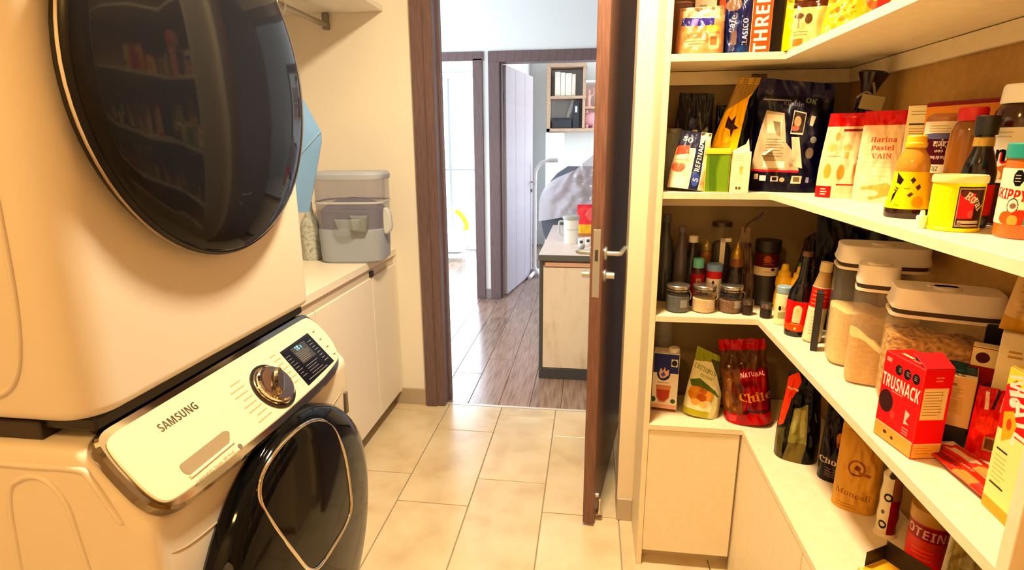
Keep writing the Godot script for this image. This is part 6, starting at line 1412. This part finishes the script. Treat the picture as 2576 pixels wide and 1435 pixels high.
# ------------------------------------------------------------------ on the worktop
func build_worktop_food():
	var cl := glass("dfe2e0", 0.12)
	var ct := carton("broth_carton", "white and blue drink carton with a white cap at the left of the worktop", "carton", Vector3(0.268, C4, -1.815), -9, 0.082, 0.205, 0.06, "e6ddd0",
		{"f": ["efe6d8", [["r", 0, 0, 1, 0.33, "26306e"], ["r", 0.7, 0.08, 0.26, 0.13, "e9e2d4"], ["e", 0.83, 0.145, 0.11, 0.05, "2c2a2e"], ["e", 0.42, 0.34, 0.27, 0.12, "26306e"], ["p", [0.22, 0.34, 0.3, 0.24, 0.38, 0.3, 0.46, 0.22, 0.5, 0.3, 0.62, 0.26, 0.62, 0.36, 0.45, 0.42, 0.3, 0.42], "e8b8a8"], ["p", [0.3, 0.36, 0.42, 0.3, 0.5, 0.36, 0.4, 0.4], "5a6ac0"], ["p", [0.14, 0.54, 0.74, 0.54, 0.68, 0.76, 0.5, 0.85, 0.3, 0.85, 0.18, 0.76], "c98a68"], ["p", [0.17, 0.62, 0.71, 0.62, 0.66, 0.76, 0.5, 0.82, 0.32, 0.82, 0.2, 0.76], "a8472a"], ["l", 0.2, 0.49, 0.5, 1, 0.05, 0.02, "b9a898"], ["e", 0.05, 0.8, 0.1, 0.05, "3a5a38"], ["e", 0.85, 0.81, 0.1, 0.04, "4a6a48"], ["r", 0, 0.88, 1, 0.06, "e8b49a"], ["r", 0, 0.95, 1, 0.05, "7a4a34"]]]}, {"flap": false})
	part(ct, "cap", mesh1(lathe([[0, 0], [0.017, 0], [0.017, 0.014], [0.015, 0.016], [0, 0.016]], 20), M("d9d4ca", 0.4)), Vector3(0.022, 0.206, 0.008))
	jar("glass_jar", "tall grey glass jar behind the drink carton", "jar", Vector3(0.262, C4, -1.892), 0.032, 0.32, M("7a6a68", 0.7), 0.22, M("8d8d8a", 0.3, 0.5), glass("c4c8cc", 0.3))
	bag("crouton_bag", "white and green bag lettered CRUTONES with golden croutons", "bag", Vector3(0.380, C4 + 0.003, -1.775), -9, 0.112, 0.215, 0.06, "e9e2b8",
		[["p", [0, 0, 1, 0, 1, 0.1, 0, 0.2], "8f9424"], ["p", [0.55, 0.1, 1, 0.08, 1, 0.6, 0.8, 0.3], "4a4a20"], ["t", "CRUTONES", 0.42, 0.28, 0.07, "7f8a30", 8, 0.72, true], ["t", "cesar", 0.5, 0.38, 0.06, "9aa040", 8, 1.0, true], ["p", [0.02, 0.48, 0.3, 0.42, 0.8, 0.55, 0.95, 0.66, 0.5, 0.6, 0.1, 0.56], "5a6a24"], ["e", 0.3, 0.66, 0.24, 0.12, "c9822a"], ["e", 0.62, 0.66, 0.18, 0.08, "dc9a3c"], ["e", 0.2, 0.6, 0.12, 0.05, "d9963c"], ["e", 0.45, 0.7, 0.14, 0.06, "a85a18"], ["e", 0.3, 0.78, 0.13, 0.05, "e8b060"], ["e", 0.52, 0.8, 0.12, 0.05, "eab86a"], ["e", 0.48, 0.6, 0.1, 0.045, "b86a20"], ["e", 0.82, 0.74, 0.1, 0.07, "4a4a20"], ["r", 0, 0.9, 1, 0.1, "b5ac34"], ["p", [0.75, 0.6, 1, 0.7, 1, 1, 0.7, 1], "d9cf9a"]], {"seed": 71, "roll": -5, "lean": -5, "wr": 0.007, "taper": 0.78, "slant": -0.06, "back": "b8b07a"})
	bag("nut_bag", "brown clear bag squeezed between croutons and the red chilli bag", "bag", Vector3(0.452, C4, -1.865), -13, 0.07, 0.20, 0.05, "7a5a34", [["r", 0.3, 0.1, 0.3, 0.5, "9a7c50"], ["l", 0.4, 0.5, 0.4, 5, 0.06, 0.02, "c9b080"], ["r", 0.3, 0.75, 0.5, 0.2, "ac9460"], ["r", 0.4, 0.82, 0.3, 0.08, "4a3820"]], {"seed": 72, "wr": 0.014, "taper": 0.8, "rough": 0.2})
	bag("chili_bag", "big dark red clear bag of chillies with a red label, leaning right", "bag", Vector3(0.524, C4 + 0.005, -1.745), -16, 0.142, 0.275, 0.075, "4a1a0e",
		[["r", 0, 0, 1, 0.13, "a8161a"], ["p", [0, 0.13, 1, 0.13, 1, 0.34, 0, 0.36], "54381c"], ["p", [0, 0.36, 0.42, 0.34, 0.42, 0.86, 0, 0.86], "6e4420"], ["p", [0.1, 0.4, 0.2, 0.36, 0.3, 0.84, 0.2, 0.84], "8a5c30"], ["e", 0.28, 0.6, 0.06, 0.12, "5a2a10"], ["e", 0.12, 0.7, 0.05, 0.1, "9a6c3c"], ["r", 0.44, 0.34, 0.5, 0.48, "7e0f12"], ["t", "NATURAL", 0.68, 0.40, 0.05, "e6a8a0", -4, 0.85], ["r", 0.46, 0.48, 0.46, 0.08, "6a0a0c"], ["t", "Chile", 0.70, 0.66, 0.10, "c98a3c", -6, 1.0, true], ["e", 0.2, 0.3, 0.03, 0.015, "d9c8b0"], ["e", 0.46, 0.29, 0.025, 0.01, "c9b090"], ["r", 0, 0.86, 1, 0.14, "a80c14"], ["p", [0.1, 0.9, 0.3, 0.88, 0.26, 0.96, 0.12, 0.97], "e0555a"]], {"seed": 73, "roll": 9, "wr": 0.02, "taper": 0.95, "rough": 0.18, "seal": 0.12, "back": "5a1410", "seal_hex": "a8161a"})
	# black gusset bag with orange side
	var bb := thing("tea_pouch", "black side-gusset pouch with an orange flank and a clear window", "pouch", Vector3(0.602, C4, -1.545), -22)
	part(bb, "bag", pouch(0.112, 0.265, 0.075, ink(0.112, 0.265, "191610", [["p", [0.0, 0.06, 0.3, 0, 0.42, 0.12, 0.22, 0.32, 0.14, 0.6, 0.02, 0.66], "ee4a22"], ["p", [0.04, 0.17, 0.38, 0.2, 0.36, 0.22, 0.04, 0.19], "f6cdb0"], ["p", [0.33, 0.42, 0.68, 0.36, 0.72, 0.78, 0.3, 0.80], "8c8446"], ["p", [0.35, 0.44, 0.5, 0.40, 0.5, 0.62, 0.36, 0.7], "a59c62"], ["p", [0.52, 0.42, 0.64, 0.42, 0.66, 0.7, 0.56, 0.74], "b3a870"], ["p", [0.32, 0.79, 0.72, 0.78, 0.66, 1, 0.22, 1], "6e6030"], ["p", [0, 0.7, 0.2, 0.62, 0.2, 1, 0, 1], "544a24"], ["r", 0.205, 0.3, 0.02, 0.7, "0c0a08"]], 0.2), M("121010", 0.25), {"seed": 74, "wr": 0.012, "taper": 0.72, "slant": 0.05, "seal": 0.08}))
	part(bb, "tin_tie", slab(Vector3(-0.035, 0.252, -0.003), Vector3(0.04, 0.262, 0.004), 0.001, M("1c1815", 0.4)), Vector3(0, 0, 0), Vector3(0, 0, -2))
	bag("chocolate_pouch", "dark maroon pouch with white script behind the kraft pouch", "pouch", Vector3(0.668, C4, -1.44), -26, 0.085, 0.235, 0.05, "1c0a0a", [["e", 0.6, 0.5, 0.2, 0.1, "7a4014"], ["e", 0.5, 0.46, 0.1, 0.06, "b4742a"], ["t", "Choco", 0.4, 0.76, 0.07, "dcc8b8", 4, 1.0, true], ["l", 0.2, 0.84, 0.5, 4, 0.03, 0.008, "8a6a60"]], {"seed": 75, "wr": 0.008, "taper": 0.9, "rough": 0.25})
	bag("kraft_pouch", "kraft paper stand-up pouch with a round stamp and script", "pouch", Vector3(0.664, C4, -1.32), -27, 0.095, 0.225, 0.055, "d2a04a",
		[["r", 0, 0, 1, 0.05, "b27c26"], ["p", [0.1, 0.1, 0.9, 0.02, 0.9, 0.5, 0.5, 0.2], "b8842e"], ["t", "VIDA", 0.5, 0.1, 0.05, "8a5c22", 10], ["e", 0.46, 0.5, 0.2, 0.09, "8f5a24"], ["e", 0.46, 0.5, 0.15, 0.068, "d2a04a"], ["e", 0.48, 0.5, 0.07, 0.03, "7a4416"], ["p", [0.5, 0.52, 0.8, 0.55, 0.76, 0.58, 0.5, 0.56], "9a6428"], ["t", "Moncali", 0.46, 0.80, 0.06, "9a6826", 5, 1.0, true], ["l", 0.1, 0.92, 0.6, 2, 0.03, 0.012, "a87430"]], {"seed": 76, "wr": 0.007, "taper": 0.96, "rough": 0.6, "seal": 0.14})
	# cookie roll: silver and white wrapper, red side
	var ro := thing("cookie_roll", "crinkled white and red cookie roll beside the protein can", "cookie roll", Vector3(0.692, C4, -1.225), -29)
	part(ro, "wrapper", mesh1(lathe([[0, 0], [0.018, 0.0], [0.021, 0.004], [0.0195, 0.03], [0.0215, 0.05], [0.0195, 0.075], [0.021, 0.10], [0.019, 0.128], [0.021, 0.15], [0.012, 0.162], [0.016, 0.172], [0, 0.174]], 24), round_ink(0.021, 0.17, "efe0bc", [["r", 0.52, 0.45, 0.4, 0.5, "7d1412"], ["r", 0.52, 0, 0.4, 0.45, "8a5a30"], ["e", 0.47, 0.42, 0.07, 0.06, "2a2220"], ["e", 0.47, 0.42, 0.04, 0.03, "e9dcc0"], ["e", 0.44, 0.82, 0.07, 0.06, "2a2220"], ["e", 0.44, 0.82, 0.045, 0.03, "e9dcc0"], ["e", 0.48, 0.1, 0.06, 0.05, "4a3a2c"], ["e", 0.42, 0.64, 0.03, 0.03, "6a5a48"]], 0.25)))
	part(ro, "end_crimp", mesh1(lathe([[0, -0.001], [0.024, 0.0], [0.022, 0.006], [0.017, 0.01]], 12), M("e6d6b0", 0.3)))
	# protein can
	bottle("protein_can", "red can lettered PROTEINE with a yellow rim", "can", Vector3(0.728, C4, -1.135), -40, [["body", [[0, 0], [0.036, 0], [0.037, 0.002], [0.037, 0.108], [0, 0.108]], round_ink(0.037, 0.108, "d93a16", [["r", 0, 0, 1, 0.08, "b8321a"], ["r", 0, 0.05, 1, 0.30, "8e1a14"], ["t", "PROTEINE", 0.455, 0.20, 0.19, "f0b8a8", 3, 0.95], ["r", 0, 0.38, 1, 0.14, "d04a20"], ["l", 0.4, 0.55, 0.2, 3, 0.09, 0.03, "f0683a"], ["p", [0.35, 0.7, 0.7, 0.86, 0.7, 1, 0.35, 1], "e8181a"], ["e", 0.53, 0.95, 0.035, 0.1, "e8c060"]])], ["lid", [[0, 0.107], [0.0385, 0.107], [0.039, 0.109], [0.039, 0.132], [0.037, 0.135], [0.034, 0.134], [0.033, 0.131], [0, 0.131]], M("c08a26", 0.4)]])
	bag("herb_bag", "pale green bag with a white edge right of the protein can", "bag", Vector3(0.742, C4, -1.035), -34, 0.075, 0.145, 0.04, "b9a460", [["r", 0, 0, 0.12, 1, "e6dcb8"], ["r", 0.2, 0.08, 0.7, 0.05, "5a4a1c"], ["e", 0.5, 0.4, 0.2, 0.1, "d9cfa0"], ["p", [0.3, 0.3, 0.7, 0.28, 0.6, 0.44, 0.4, 0.44], "c9bc8a"], ["p", [0.2, 0.6, 0.9, 0.55, 0.9, 0.75, 0.3, 0.8], "9c8838"]], {"seed": 77, "wr": 0.01, "taper": 0.9, "back": "a8944c"})
	# open yellow box and brown tray in front
	var yb := carton("spice_box", "open yellow box with a pale lettered tag at the lower edge of the photo", "box", Vector3(0.612, C4, -0.985), -60, 0.14, 0.055, 0.075, "f0ae14", {"f": ["f4b018", [["r", 0, 0, 1, 0.08, "e6c878"]]]}, {"flap": false})
	part(yb, "rim", slab(Vector3(-0.071, 0.052, 0.034), Vector3(0.071, 0.06, 0.0395), 0.001, M("f0cf7a", 0.5)))
	part(yb, "tag", box(0.085, 0.036, 0.0015, 0.0004, M("f3e09a", 0.5), {"f": ink(0.085, 0.036, "f5e4a4", [["t", "ZARKY", 0.5, 0.5, 0.55, "8a7a34", 0, 1.1]])}), Vector3(0.02, 0.038, 0.041))
	part(yb, "back_flap", slab(Vector3(-0.07, 0.055, -0.0375), Vector3(0.07, 0.098, -0.036), 0.0004, M("1a0e0d", 0.5)))
	part(yb, "side_flap", slab(Vector3(-0.0705, 0.055, -0.037), Vector3(-0.069, 0.088, 0.02), 0.0004, M("1a0e0d", 0.5)))
	var kb := carton("tray_box", "dark brown open tray box at the lower right under the shelf", "box", Vector3(0.712, C4, -0.885), -55, 0.15, 0.05, 0.07, "b8862c", {"f": ["c08c30", [["r", 0, 0, 1, 0.1, "e6cf90"]]]}, {"flap": false})
	part(kb, "rim", slab(Vector3(-0.076, 0.048, 0.0315), Vector3(0.076, 0.054, 0.036), 0.001, M("e9d296", 0.5)))
	part(kb, "back_panel", slab(Vector3(-0.074, 0.05, -0.035), Vector3(0.074, 0.11, -0.033), 0.0004, M("24090b", 0.5)))
